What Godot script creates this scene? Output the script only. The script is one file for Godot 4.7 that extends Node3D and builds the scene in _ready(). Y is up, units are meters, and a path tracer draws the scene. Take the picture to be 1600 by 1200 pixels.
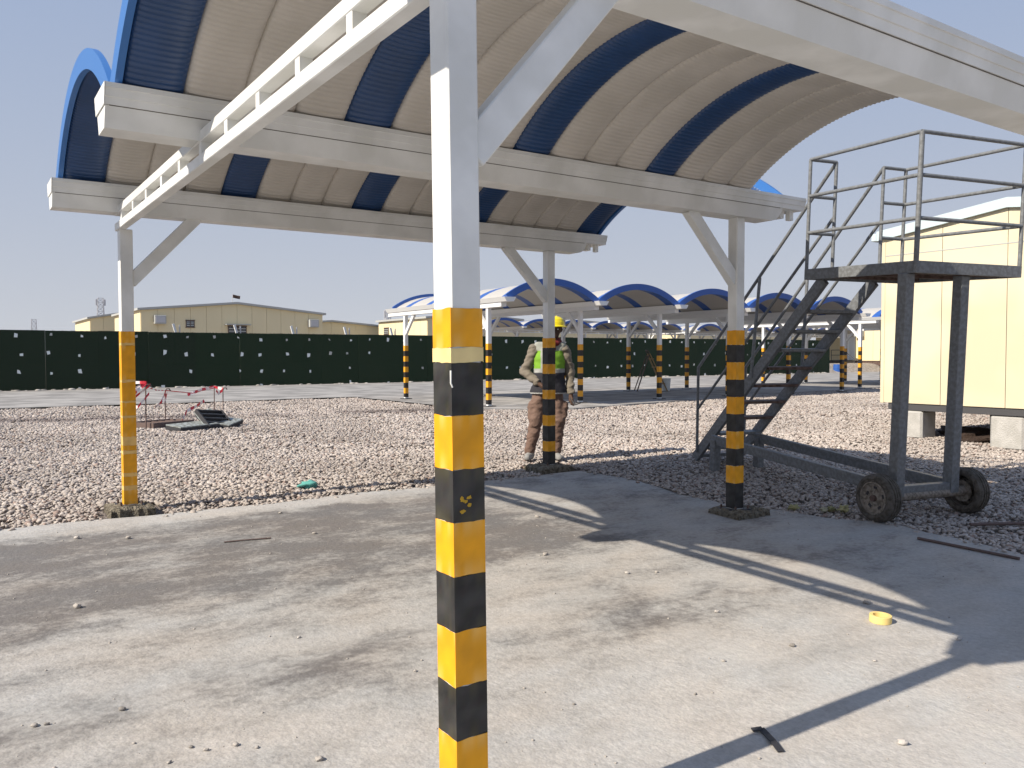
extends Node3D
# Shaded parking bay: white steel carport with blue and cream barrel roof, gravel yard, green fence, site cabins.

var M := {}
var taken := {}
var cache := {}
var rng := RandomNumberGenerator.new()
const SLOPE := 0.0338
const RAMP0 := -5.43

# ------------------------------------------------------------------ ground height
func H(x: float, z: float) -> float:
	if z > RAMP0:
		return -(minf(z, 9.0) - RAMP0) * SLOPE
	if z < -38.2:
		return lerpf(-0.14, 0.6, smoothstep(-38.2, -40.5, z))
	if z < -22.0:
		return -0.14 * (-22.0 - z) / 15.3
	return 0.0

# ------------------------------------------------------------------ naming
func numbered(n: String) -> String:
	if not taken.has(n):
		taken[n] = 0
		return n
	taken[n] += 1
	return "%s_%03d" % [n, taken[n]]

func thing(called: String, label: String, category: String, at := Vector3.ZERO, turn := 0.0, group := "") -> Node3D:
	var o := Node3D.new()
	o.name = numbered(called)
	add_child(o)
	o.position = at
	o.rotation.y = turn
	tag(o, label, category, group)
	return o

func tag(o: Node, label: String, category: String, group := "") -> void:
	o.set_meta("label", label)
	o.set_meta("category", category)
	if group != "":
		o.set_meta("group", group)

func struct(called: String, mesh: Mesh, mat: Material, label := "") -> MeshInstance3D:
	var o := MeshInstance3D.new()
	o.name = numbered(called)
	o.mesh = mesh
	o.material_override = mat
	add_child(o)
	o.set_meta("kind", "structure")
	if label != "":
		o.set_meta("label", label)
	return o

func mi(called: String, mesh: Mesh, mat: Material, parent: Node, xf := Transform3D()) -> MeshInstance3D:
	var o := MeshInstance3D.new()
	o.name = called
	o.mesh = mesh
	o.material_override = mat
	parent.add_child(o, true)
	o.transform = xf
	return o

func top(called: String, mesh: Mesh, mat: Material, at: Vector3, label: String, category: String, group := "", turn := 0.0) -> MeshInstance3D:
	var o := MeshInstance3D.new()
	o.name = numbered(called)
	o.mesh = mesh
	o.material_override = mat
	add_child(o)
	o.position = at
	o.rotation.y = turn
	tag(o, label, category, group)
	return o

# ------------------------------------------------------------------ mesh helpers
func face(st: SurfaceTool, pts: Array, inside: Vector3) -> void:
	var n: Vector3 = (pts[1] - pts[0]).cross(pts[2] - pts[0])
	if n.length() < 1e-12:
		return
	n = n.normalized()
	var c := Vector3.ZERO
	for p in pts:
		c += p
	c /= pts.size()
	var order := range(pts.size())
	if n.dot(c - inside) < 0.0:
		n = -n
	else:
		order.reverse()
	for i in range(1, pts.size() - 1):
		for k in [order[0], order[i], order[i + 1]]:
			st.set_normal(n)
			st.add_vertex(pts[k])

func begin() -> SurfaceTool:
	var st := SurfaceTool.new()
	st.begin(Mesh.PRIMITIVE_TRIANGLES)
	return st

func add_box(st: SurfaceTool, s: Vector3, xf := Transform3D(), b := 0.0) -> void:
	var h := s * 0.5
	b = minf(b, minf(h.x, minf(h.y, h.z)) * 0.6)
	var c := xf.origin
	var P := func(sx, sy, sz, ax):
		var v := Vector3(sx * (h.x - (0.0 if ax == 0 else b)), sy * (h.y - (0.0 if ax == 1 else b)), sz * (h.z - (0.0 if ax == 2 else b)))
		return xf * v
	for ax in 3:
		var u := (ax + 1) % 3
		var w := (ax + 2) % 3
		for sg in [-1, 1]:
			var pts := []
			for q in [[-1, -1], [1, -1], [1, 1], [-1, 1]]:
				var sgn := [0, 0, 0]
				sgn[ax] = sg
				sgn[u] = q[0]
				sgn[w] = q[1]
				pts.append(P.call(sgn[0], sgn[1], sgn[2], ax))
			face(st, pts, c)
	if b <= 0.0:
		return
	for ax in 3:
		var u := (ax + 1) % 3
		var w := (ax + 2) % 3
		for su in [-1, 1]:
			for sw in [-1, 1]:
				var A := [0, 0, 0]
				var B := [0, 0, 0]
				A[ax] = -1
				B[ax] = 1
				A[u] = su
				B[u] = su
				A[w] = sw
				B[w] = sw
				face(st, [P.call(A[0], A[1], A[2], u), P.call(B[0], B[1], B[2], u), P.call(B[0], B[1], B[2], w), P.call(A[0], A[1], A[2], w)], c)
	for sx in [-1, 1]:
		for sy in [-1, 1]:
			for sz in [-1, 1]:
				face(st, [P.call(sx, sy, sz, 0), P.call(sx, sy, sz, 1), P.call(sx, sy, sz, 2)], c)

func bev(s: Vector3, b := 0.004) -> ArrayMesh:
	var key := "b%.4f,%.4f,%.4f,%.4f" % [s.x, s.y, s.z, b]
	if not cache.has(key):
		var st := begin()
		add_box(st, s, Transform3D(), b)
		cache[key] = st.commit()
	return cache[key]

func box(called: String, s: Vector3, at: Vector3, mat: Material, parent: Node, b := 0.004, basis := Basis()) -> MeshInstance3D:
	return mi(called, bev(s, b), mat, parent, Transform3D(basis, at))

func bar_basis(a: Vector3, b: Vector3) -> Basis:
	var z := (b - a).normalized()
	var up := Vector3.UP if absf(z.y) < 0.98 else Vector3.RIGHT
	var x := up.cross(z).normalized()
	return Basis(x, z.cross(x), z)

func bar(called: String, a: Vector3, b: Vector3, w: float, h: float, mat: Material, parent: Node, bv := 0.003) -> MeshInstance3D:
	return mi(called, bev(Vector3(w, h, a.distance_to(b)), bv), mat, parent, Transform3D(bar_basis(a, b), (a + b) * 0.5))

func add_bar(st: SurfaceTool, a: Vector3, b: Vector3, w: float, h: float) -> void:
	add_box(st, Vector3(w, h, a.distance_to(b)), Transform3D(bar_basis(a, b), (a + b) * 0.5))

func add_tube(st: SurfaceTool, pts: Array, r: float, sides := 8, r1 := -1.0) -> void:
	var n := pts.size()
	var rings := []
	var prev := Vector3.ZERO
	for i in n:
		var t: Vector3
		if i == 0:
			t = pts[1] - pts[0]
		elif i == n - 1:
			t = pts[i] - pts[i - 1]
		else:
			t = (pts[i + 1] - pts[i]).normalized() + (pts[i] - pts[i - 1]).normalized()
		t = t.normalized()
		var x := prev - t * prev.dot(t)
		if x.length() < 0.1:
			x = (Vector3.UP if absf(t.y) < 0.9 else Vector3.RIGHT).cross(t)
		x = x.normalized()
		prev = x
		var y := t.cross(x)
		var rr := r if r1 < 0.0 else lerpf(r, r1, float(i) / (n - 1))
		var ring := []
		for k in sides:
			var an := TAU * k / sides
			ring.append([pts[i] + (x * cos(an) + y * sin(an)) * rr, x * cos(an) + y * sin(an)])
		rings.append(ring)
	for i in n - 1:
		for k in sides:
			var k2 := (k + 1) % sides
			for v in [rings[i][k], rings[i + 1][k2], rings[i][k2], rings[i][k], rings[i + 1][k], rings[i + 1][k2]]:
				st.set_normal(v[1])
				st.add_vertex(v[0])
	for e in [0, n - 1]:
		var cap := []
		for k in sides:
			cap.append(rings[e][k][0])
		face(st, cap, pts[1 if e == 0 else n - 2])

func tube(called: String, pts: Array, r: float, mat: Material, parent: Node, sides := 10) -> MeshInstance3D:
	var st := begin()
	add_tube(st, pts, r, sides)
	return mi(called, st.commit(), mat, parent)

# polygon in (a, b) pushed along the third axis; map turns (a, b, t) into a point
func extrude(st: SurfaceTool, poly: PackedVector2Array, t0: float, t1: float, to3: Callable, caps := true) -> void:
	var cc := Vector2.ZERO
	for p in poly:
		cc += p
	cc /= poly.size()
	var cw := Geometry2D.is_polygon_clockwise(poly)
	for i in poly.size():
		var a := poly[i]
		var b := poly[(i + 1) % poly.size()]
		var d := (b - a).normalized()
		var nrm := Vector2(d.y, -d.x) * (-1.0 if cw else 1.0)
		var mid := (a + b) * 0.5 - nrm * 0.001
		face(st, [to3.call(a, t0), to3.call(b, t0), to3.call(b, t1), to3.call(a, t1)], to3.call(mid, (t0 + t1) * 0.5))
	if caps:
		var idx := Geometry2D.triangulate_polygon(poly)
		for t in [t0, t1]:
			for k in range(0, idx.size(), 3):
				face(st, [to3.call(poly[idx[k]], t), to3.call(poly[idx[k + 1]], t), to3.call(poly[idx[k + 2]], t)], to3.call((poly[idx[k]] + poly[idx[k + 1]] + poly[idx[k + 2]]) / 3.0, (t0 + t1) * 0.5))

func lathe(st: SurfaceTool, prof: Array, sides := 24, axis := Basis(), at := Vector3.ZERO) -> void:
	# prof: Vector2(radius, along y), closed by its own ends
	for i in prof.size() - 1:
		var a: Vector2 = prof[i]
		var b: Vector2 = prof[i + 1]
		var d := (b - a)
		var nn := Vector2(d.y, -d.x).normalized()
		for k in sides:
			var a0 := TAU * k / sides
			var a1 := TAU * (k + 1) / sides
			var v := []
			for q in [[a, a0], [a, a1], [b, a1], [b, a0]]:
				v.append([at + axis * Vector3(q[0].x * cos(q[1]), q[0].y, q[0].x * sin(q[1])), axis * Vector3(nn.x * cos(q[1]), nn.y, nn.x * sin(q[1]))])
			for j in [0, 1, 2, 0, 2, 3]:
				st.set_normal(v[j][1])
				st.add_vertex(v[j][0])

func lump(sd: int, s: Vector3, rough := 0.25, rings := 5, segs := 8) -> ArrayMesh:
	var n := FastNoiseLite.new()
	n.seed = sd
	n.frequency = 0.9
	var st := begin()
	st.set_smooth_group(0)
	var pt := func(i: int, k: int):
		var th := PI * i / rings
		var ph := TAU * (k % segs) / segs
		var d := Vector3(sin(th) * cos(ph), cos(th), sin(th) * sin(ph))
		return d * s * (1.0 + rough * 2.0 * n.get_noise_3dv(d * 1.3 + Vector3(sd, 0, 0)))
	for i in rings:
		for k in segs:
			var q := [pt.call(i, k), pt.call(i, k + 1), pt.call(i + 1, k + 1), pt.call(i + 1, k)]
			for j in [0, 1, 2, 0, 2, 3]:
				st.add_vertex(q[j])
	st.index()
	st.generate_normals()
	return st.commit()

# ------------------------------------------------------------------ materials
func noise_tex(sd: int, freq: float, lo: Color, hi: Color, size := 512, oct := 4, lo_at := 0.3, hi_at := 0.7) -> NoiseTexture2D:
	var n := FastNoiseLite.new()
	n.seed = sd
	n.noise_type = FastNoiseLite.TYPE_SIMPLEX_SMOOTH
	n.frequency = freq
	n.fractal_octaves = oct
	var t := NoiseTexture2D.new()
	t.width = size
	t.height = size
	t.seamless = true
	t.noise = n
	var g := Gradient.new()
	g.offsets = PackedFloat32Array([lo_at, hi_at])
	g.colors = PackedColorArray([lo, hi])
	t.color_ramp = g
	return t

func grain_tex(sd: int, freq: float, lo: Color, hi: Color, size: int) -> NoiseTexture2D:
	# rough, sandy: strong fine octaves
	var t := noise_tex(sd, freq, lo, hi, size, 7, 0.12, 0.88)
	(t.noise as FastNoiseLite).fractal_gain = 0.82
	(t.noise as FastNoiseLite).fractal_lacunarity = 2.17
	return t

func bump_tex(sd: int, freq: float, size := 512, oct := 4) -> NoiseTexture2D:
	return noise_tex(sd, freq, Color.BLACK, Color.WHITE, size, oct, 0.2, 0.8)

func mat(lin: Color, rough: float, tex: Texture2D = null, scale := 1.0, metal := 0.0) -> StandardMaterial3D:
	var m := StandardMaterial3D.new()
	m.albedo_color = lin.linear_to_srgb()
	m.roughness = rough
	m.metallic = metal
	if tex:
		m.albedo_texture = tex
		m.uv1_triplanar = true
		m.uv1_world_triplanar = true
		m.uv1_scale = Vector3.ONE * scale
	return m

func relief(m: StandardMaterial3D, t: Texture2D, cm: float) -> StandardMaterial3D:
	m.heightmap_enabled = true
	m.heightmap_texture = t
	m.heightmap_scale = cm
	return m

func vcol(rough: float) -> StandardMaterial3D:
	var m := StandardMaterial3D.new()
	m.vertex_color_use_as_albedo = true
	m.roughness = rough
	return m

func make_materials() -> void:
	var soft := noise_tex(11, 0.006, Color(0.93, 0.93, 0.925), Color(1, 1, 1), 512, 5)
	var grime := noise_tex(12, 0.012, Color(0.7, 0.68, 0.64), Color(1, 1, 1), 512, 5, 0.25, 0.6)
	var fine := bump_tex(13, 0.06, 512, 3)
	M.white = relief(mat(Color(0.80, 0.81, 0.80), 0.42, soft, 0.7), bump_tex(14, 0.03, 512, 4), 0.05)
	M.white_far = mat(Color(0.80, 0.81, 0.81), 0.5)
	M.seam = mat(Color(0.12, 0.11, 0.10), 0.8)
	M.cream = mat(Color(0.63, 0.59, 0.54), 0.5, soft, 0.5)
	M.cream_far = mat(Color(0.47, 0.45, 0.415), 0.5)
	M.blue = mat(Color(0.028, 0.072, 0.19), 0.3, soft, 0.9)
	M.blue_sunlit = mat(Color(0.036, 0.15, 0.43), 0.4)  # same blue as the roof panels, lightened so the end rings look sunlit
	M.blue_far = mat(Color(0.025, 0.10, 0.38), 0.4)
	M.paint = vcol(0.6)
	relief(M.paint, fine, 0.05)
	M.orange = mat(Color(0.80, 0.36, 0.012), 0.5)
	M.black = mat(Color(0.016, 0.014, 0.013), 0.5)
	M.grey_steel = relief(mat(Color(0.195, 0.208, 0.222), 0.5, noise_tex(15, 0.03, Color(0.85, 0.84, 0.83), Color(1, 1, 1), 512, 5), 1.3), fine, 0.1)
	M.rusty = mat(Color(0.14, 0.09, 0.075), 0.8, grime, 2.0)
	M.rubber = relief(mat(Color(0.12, 0.107, 0.092), 0.9, grime, 3.0), fine, 0.3)
	M.rim = mat(Color(0.29, 0.255, 0.22), 0.75, grime, 4.0)
	M.concrete_block = relief(mat(Color(0.46, 0.45, 0.43), 0.9, soft, 1.2), fine, 0.3)
	M.footing = relief(mat(Color(0.23, 0.205, 0.16), 0.95, grime, 3.0), bump_tex(16, 0.03, 512, 5), 1.6)
	M.wall_cream = mat(Color(0.70, 0.625, 0.45), 0.6, noise_tex(17, 0.004, Color(0.94, 0.94, 0.93), Color(1, 1, 1), 512, 3), 0.25)
	M.wall_cream_far = mat(Color(0.76, 0.655, 0.42), 0.7)
	M.fascia = mat(Color(0.50, 0.60, 0.645), 0.5)
	M.roof_grey = mat(Color(0.42, 0.43, 0.42), 0.7)
	M.chassis = mat(Color(0.06, 0.06, 0.065), 0.6)
	M.dark = mat(Color(0.03, 0.03, 0.035), 0.5)
	M.glass = mat(Color(0.05, 0.055, 0.06), 0.08)
	M.soil = relief(mat(Color(0.07, 0.045, 0.035), 1.0, grime, 3.0), bump_tex(18, 0.03, 512, 5), 3.0)
	M.tower = mat(Color(0.5, 0.5, 0.52), 0.7)
	M.tag_white = mat(Color(0.72, 0.76, 0.76), 0.7)
	M.slab_grey = relief(mat(Color(0.30, 0.33, 0.33), 0.8, grime, 2.0), fine, 0.15)
	M.slab_dark = mat(Color(0.035, 0.035, 0.04), 0.8)
	M.tape_yellow = mat(Color(0.80, 0.60, 0.22), 0.6)
	M.rebar = mat(Color(0.13, 0.09, 0.08), 0.8)

# ------------------------------------------------------------------ camera and light
func set_view() -> void:
	var cam := Camera3D.new()
	cam.name = "camera"
	cam.rotation_order = EULER_ORDER_YXZ
	cam.position = Vector3(-1.1868, 1.2761, 2.0244)
	cam.rotation = Vector3(-0.0346, -0.5964, -0.0021)
	cam.fov = 50.03
	cam.near = 0.05
	cam.far = 1500.0
	add_child(cam)
	cam.current = true
	var sun := DirectionalLight3D.new()
	sun.name = "sun"
	add_child(sun)
	sun.look_at_from_position(Vector3.ZERO, Vector3(1.265, -1.0, 0.006), Vector3.UP)
	sun.light_energy = 1.42
	sun.light_color = Color(1.0, 0.955, 0.885)
	sun.light_angular_distance = 0.55
	sun.shadow_enabled = true
	var e := Environment.new()
	var sky := Sky.new()
	var ps := ProceduralSkyMaterial.new()
	ps.sky_top_color = Color(0.458, 0.538, 0.672)
	ps.sky_horizon_color = Color(0.665, 0.677, 0.697)
	ps.sky_curve = 0.22
	ps.sky_energy_multiplier = 1.0
	ps.ground_horizon_color = Color(0.70, 0.69, 0.68)
	ps.ground_bottom_color = Color(0.42, 0.39, 0.36)
	sky.sky_material = ps
	e.background_mode = Environment.BG_SKY
	e.sky = sky
	e.background_energy_multiplier = 1.0
	e.ambient_light_source = Environment.AMBIENT_SOURCE_SKY
	e.tonemap_mode = Environment.TONE_MAPPER_LINEAR
	e.tonemap_exposure = 1.48
	e.sdfgi_enabled = true
	e.ssao_enabled = true
	e.ssil_enabled = true
	e.fog_enabled = true
	e.fog_density = 0.00016
	e.fog_light_color = Color(0.78, 0.78, 0.80)
	var we := WorldEnvironment.new()
	we.name = "world_environment"
	we.environment = e
	add_child(we)

# ------------------------------------------------------------------ ground
func slab_tone(x: float, z: float, n1: FastNoiseLite, n2: FastNoiseLite, n3: FastNoiseLite) -> float:
	# 0 dark dirty .. 1 clean pale cement
	var t := 0.60 + 0.34 * n1.get_noise_2d(x * 0.6, z * 1.2) + 0.36 * n2.get_noise_2d(x * 0.8, z * 1.5) + 0.34 * n3.get_noise_2d(x * 0.9, z * 1.2)
	t -= 0.10 * smoothstep(-0.6, -1.8, z)
	t += 0.14 * smoothstep(-1.4, 0.2, z + 0.25 * x - 0.2)
	var wz := z + 0.35 * n1.get_noise_2d(x * 0.6, 31.0) + 0.2 * n2.get_noise_2d(x, z + 50.0)
	t -= 0.46 * smoothstep(-4.85, -4.45, wz) * smoothstep(-2.3, -3.0, wz) * smoothstep(3.6, 2.2, x)
	t += 0.3 * smoothstep(-4.72, -4.9, z + 0.08 * n2.get_noise_2d(x * 2.0, 7.0)) * smoothstep(3.4, 2.4, x)
	for d in [[1.9, -1.25, 0.6, 0.28, -0.34], [0.1, -1.5, 0.5, 0.2, -0.34], [2.6, -1.2, 0.4, 0.3, -0.2], [-0.3, -1.15, 0.35, 0.12, -0.12], [4.0, -1.4, 0.6, 0.3, -0.2], [0.4, -1.95, 0.45, 0.18, 0.16], [1.3, -1.62, 0.6, 0.16, 0.2], [1.4, -0.6, 0.8, 0.35, 0.22], [2.2, 0.1, 0.9, 0.5, 0.25], [-0.7, -2.25, 0.4, 0.25, 0.14]]:
		var q := pow((x - d[0]) / d[2], 2.0) + pow((z - d[1]) / d[3], 2.0)
		if q < 6.0:
			t += d[4] * exp(-q) * (1.0 + 0.8 * n2.get_noise_2d(x * 1.5, z * 3.0))
	return clampf(t, 0.0, 1.0)

func slab_texture() -> ImageTexture:
	var n1 := FastNoiseLite.new()
	n1.seed = 5
	n1.frequency = 0.9
	n1.fractal_octaves = 4
	var n2 := FastNoiseLite.new()
	n2.seed = 9
	n2.frequency = 2.6
	n2.fractal_octaves = 5
	var n3 := FastNoiseLite.new()
	n3.seed = 21
	n3.frequency = 14.0
	n3.fractal_octaves = 4
	n3.fractal_gain = 0.75
	var N := 1000
	var im := Image.create(N, N, false, Image.FORMAT_RGB8)
	var dark := Color(0.185, 0.173, 0.166)
	var midc := Color(0.425, 0.408, 0.386)
	var pale := Color(0.515, 0.498, 0.477)
	for j in N:
		var z := -6.0 + 8.0 * j / N
		for i in N:
			var x := -2.5 + 8.0 * i / N
			var t := slab_tone(x, z, n1, n2, n3)
			var c := dark.lerp(midc, t * 2.0) if t < 0.5 else midc.lerp(pale, t * 2.0 - 1.0)
			var hue := n1.get_noise_2d(x * 1.1 + 60.0, z * 2.0)
			c = Color(c.r * (1.0 + 0.05 * hue), c.g, c.b * (1.0 - 0.05 * hue))
			im.set_pixel(i, j, c.linear_to_srgb())
	return ImageTexture.create_from_image(im)

func slab_right(z: float) -> float:
	var pts := [[-5.3, 4.55], [-5.1, 4.6], [-4.67, 4.69], [-4.3, 4.72], [-3.6, 4.6], [-3.1, 4.62], [-2.72, 4.79], [-2.22, 4.97], [-1.84, 5.2], [-1.15, 5.2], [-0.7, 5.11], [2.0, 5.1], [9.0, 5.1]]
	for i in pts.size() - 1:
		if z <= pts[i + 1][0]:
			return lerpf(pts[i][1], pts[i + 1][1], clampf((z - pts[i][0]) / (pts[i + 1][0] - pts[i][0]), 0, 1))
	return 5.1

func slab_back(x: float) -> float:
	return -5.12 + 0.03 * sin(x * 2.1) + 0.02 * sin(x * 5.3 + 1.0)

func build_ground() -> void:
	# one sheet out to the horizon: desert, then finer sheets on it
	var st := begin()
	var xs := [-700.0, -120.0, -40.0, -14.0, 0.0, 14.0, 40.0, 90.0, 160.0, 900.0]
	var zs := [-900.0, -300.0, -120.0, -60.0, -40.5, -40.0, -39.4, -38.8, -38.2, -37.3, -30.0, -22.0, -15.0, -9.0, RAMP0, 2.0, 9.0, 40.0, 200.0]
	for i in xs.size() - 1:
		for j in zs.size() - 1:
			var q := []
			for c in [[i, j], [i + 1, j], [i + 1, j + 1], [i, j + 1]]:
				q.append(Vector3(xs[c[0]], H(xs[c[0]], zs[c[1]]) - 0.06, zs[c[1]]))
			face(st, q, Vector3(xs[i], -1000, zs[j]))
	var gm := relief(mat(Color(0.36, 0.325, 0.29), 1.0, noise_tex(31, 0.02, Color(0.75, 0.73, 0.71), Color(1, 1, 1), 512, 5), 0.3), bump_tex(32, 0.05, 512, 4), 1.0)
	struct("ground", st.commit(), gm, "flat sandy desert ground reaching to the horizon")

	# gravel bed under the loose stones
	st = begin()
	zs = [-22.4, -18.0, -14.0, -9.0, RAMP0, -3.0, 0.0, 4.0, 9.0]
	xs = [-16.0, 0.0, 5.5, 12.0, 20.0, 34.0]
	for i in xs.size() - 1:
		for j in zs.size() - 1:
			var q := []
			for c in [[i, j], [i + 1, j], [i + 1, j + 1], [i, j + 1]]:
				q.append(Vector3(xs[c[0]], H(0, zs[c[1]]) - 0.025, zs[c[1]]))
			face(st, q, Vector3(xs[i], -1000, zs[j]))
	var bed := relief(mat(Color(0.42, 0.37, 0.335), 1.0, noise_tex(33, 0.05, Color(0.7, 0.67, 0.65), Color(1, 1, 1), 512, 4), 1.0), bump_tex(34, 0.09, 512, 3), 3.0)
	struct("gravel_bed", st.commit(), bed, "dusty bed under the loose gravel")

	# concrete parking slab
	st = begin()
	var rows := []
	var zz := [-5.12, -4.9, -4.6, -4.3, -3.9, -3.6, -3.3, -3.1, -2.9, -2.72, -2.5, -2.22, -2.0, -1.84, -1.5, -1.15, -0.7, 0.0, 1.0, 2.0, 4.0, 9.0]
	var NX := 48
	for j in zz.size():
		var row := []
		for i in NX + 1:
			var f := float(i) / NX
			var xr := slab_right(zz[j]) + 0.03 * sin(zz[j] * 9.0) + 0.02 * sin(zz[j] * 23.0)
			var x := lerpf(-16.0, xr, 1.0 - pow(1.0 - f, 2.2))
			var z: float = zz[j]
			if j == 0:
				z = slab_back(x)
			row.append(Vector3(x, H(x, z) + 0.012 if z <= RAMP0 else H(x, z) + 0.0, z))
		rows.append(row)
	for j in rows.size() - 1:
		for i in NX:
			var q := [rows[j][i], rows[j][i + 1], rows[j + 1][i + 1], rows[j + 1][i]]
			for k in [0, 1, 2, 0, 2, 3]:
				st.set_normal(Vector3(0, 1, SLOPE).normalized())
				st.set_uv(Vector2((q[k].x + 2.5) / 8.0, (q[k].z + 6.0) / 8.0))
				st.set_uv2(Vector2(q[k].x, q[k].z) * 1.3)
				st.add_vertex(q[k])
	# rim of the slab, going down into the gravel
	for i in NX:
		var a: Vector3 = rows[0][i]
		var b: Vector3 = rows[0][i + 1]
		var d := Vector3(0, -0.14, -0.02)
		for v in [a, b, b + d, a, b + d, a + d]:
			st.set_normal(Vector3(0, 0.1, -1).normalized())
			st.set_uv(Vector2((v.x + 2.5) / 8.0, (v.z + 6.0) / 8.0))
			st.set_uv2(Vector2(v.x, v.y) * 1.3)
			st.add_vertex(v)
	for j in rows.size() - 1:
		var a: Vector3 = rows[j][NX]
		var b: Vector3 = rows[j + 1][NX]
		var d := Vector3(0.02, -0.14, 0)
		for v in [a, b, b + d, a, b + d, a + d]:
			st.set_normal(Vector3(1, 0.1, 0).normalized())
			st.set_uv(Vector2((v.x + 2.5) / 8.0, (v.z + 6.0) / 8.0))
			st.set_uv2(Vector2(v.z, v.y) * 1.3)
			st.add_vertex(v)
	var m := StandardMaterial3D.new()
	m.albedo_texture = slab_texture()
	m.roughness = 0.88
	m.detail_enabled = true
	m.detail_blend_mode = BaseMaterial3D.BLEND_MODE_MUL
	m.detail_uv_layer = BaseMaterial3D.DETAIL_UV_2
	m.detail_albedo = grain_tex(41, 0.02, Color(0.87, 0.868, 0.865), Color(1, 1, 1), 1024)
	var hm := grain_tex(42, 0.02, Color.BLACK, Color.WHITE, 2048)
	m.heightmap_enabled = true
	m.heightmap_texture = hm
	m.heightmap_scale = 0.5
	struct("concrete_slab", st.commit(), m, "stained grey concrete floor of the parking bay")

	# pavement under the far carports and the road by the fence
	st = begin()
	var pave := PackedVector2Array([Vector2(8.9, -14.4), Vector2(10.9, -13.2), Vector2(14.3, -13.9), Vector2(22, -15.4), Vector2(34, -16.9), Vector2(62, -20.5), Vector2(62, -21.7), Vector2(34, -21.7), Vector2(8.9, -21.5)])
	var idx := Geometry2D.triangulate_polygon(pave)
	for k in range(0, idx.size(), 3):
		face(st, [Vector3(pave[idx[k]].x, 0.028, pave[idx[k]].y), Vector3(pave[idx[k + 1]].x, 0.028, pave[idx[k + 1]].y), Vector3(pave[idx[k + 2]].x, 0.028, pave[idx[k + 2]].y)], Vector3(0, -1000, 0))
	for k in 5:
		face(st, [Vector3(pave[k].x, 0.028, pave[k].y), Vector3(pave[k + 1].x, 0.028, pave[k + 1].y), Vector3(pave[k + 1].x, -0.1, pave[k + 1].y), Vector3(pave[k].x, -0.1, pave[k].y)], Vector3(20, 0, -19))
	var rd := noise_tex(43, 0.01, Color(0.8, 0.8, 0.8), Color(1, 1, 1), 512, 5)
	struct("pavement", st.commit(), relief(mat(Color(0.37, 0.355, 0.34), 0.95, rd, 0.15), bump_tex(44, 0.05), 0.4), "grey concrete pavement under the far carports")
	st = begin()
	zs = [-37.6, -34.0, -30.0, -26.0, -23.0, -21.6]
	xs = [-40.0, -10.0, 4.0, 8.0, 12.0, 30.0, 60.0, 95.0]
	for i in xs.size() - 1:
		for j in zs.size() - 1:
			var q := []
			for c in [[i, j], [i + 1, j], [i + 1, j + 1], [i, j + 1]]:
				var wob := 0.25 * sin(xs[c[0]] * 0.7) if c[1] == zs.size() - 1 else 0.0
				q.append(Vector3(xs[c[0]], H(0, zs[c[1]]) + 0.012, zs[c[1]] + wob))
			face(st, q, Vector3(xs[i], -1000, zs[j]))
	struct("road", st.commit(), relief(mat(Color(0.355, 0.342, 0.326), 0.95, rd, 0.12), bump_tex(45, 0.05), 0.4), "dusty pale road running along the green fence")

func on_slab(x: float, z: float, grow := 0.0) -> bool:
	return z > slab_back(x) - grow and x < slab_right(z) + grow

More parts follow.
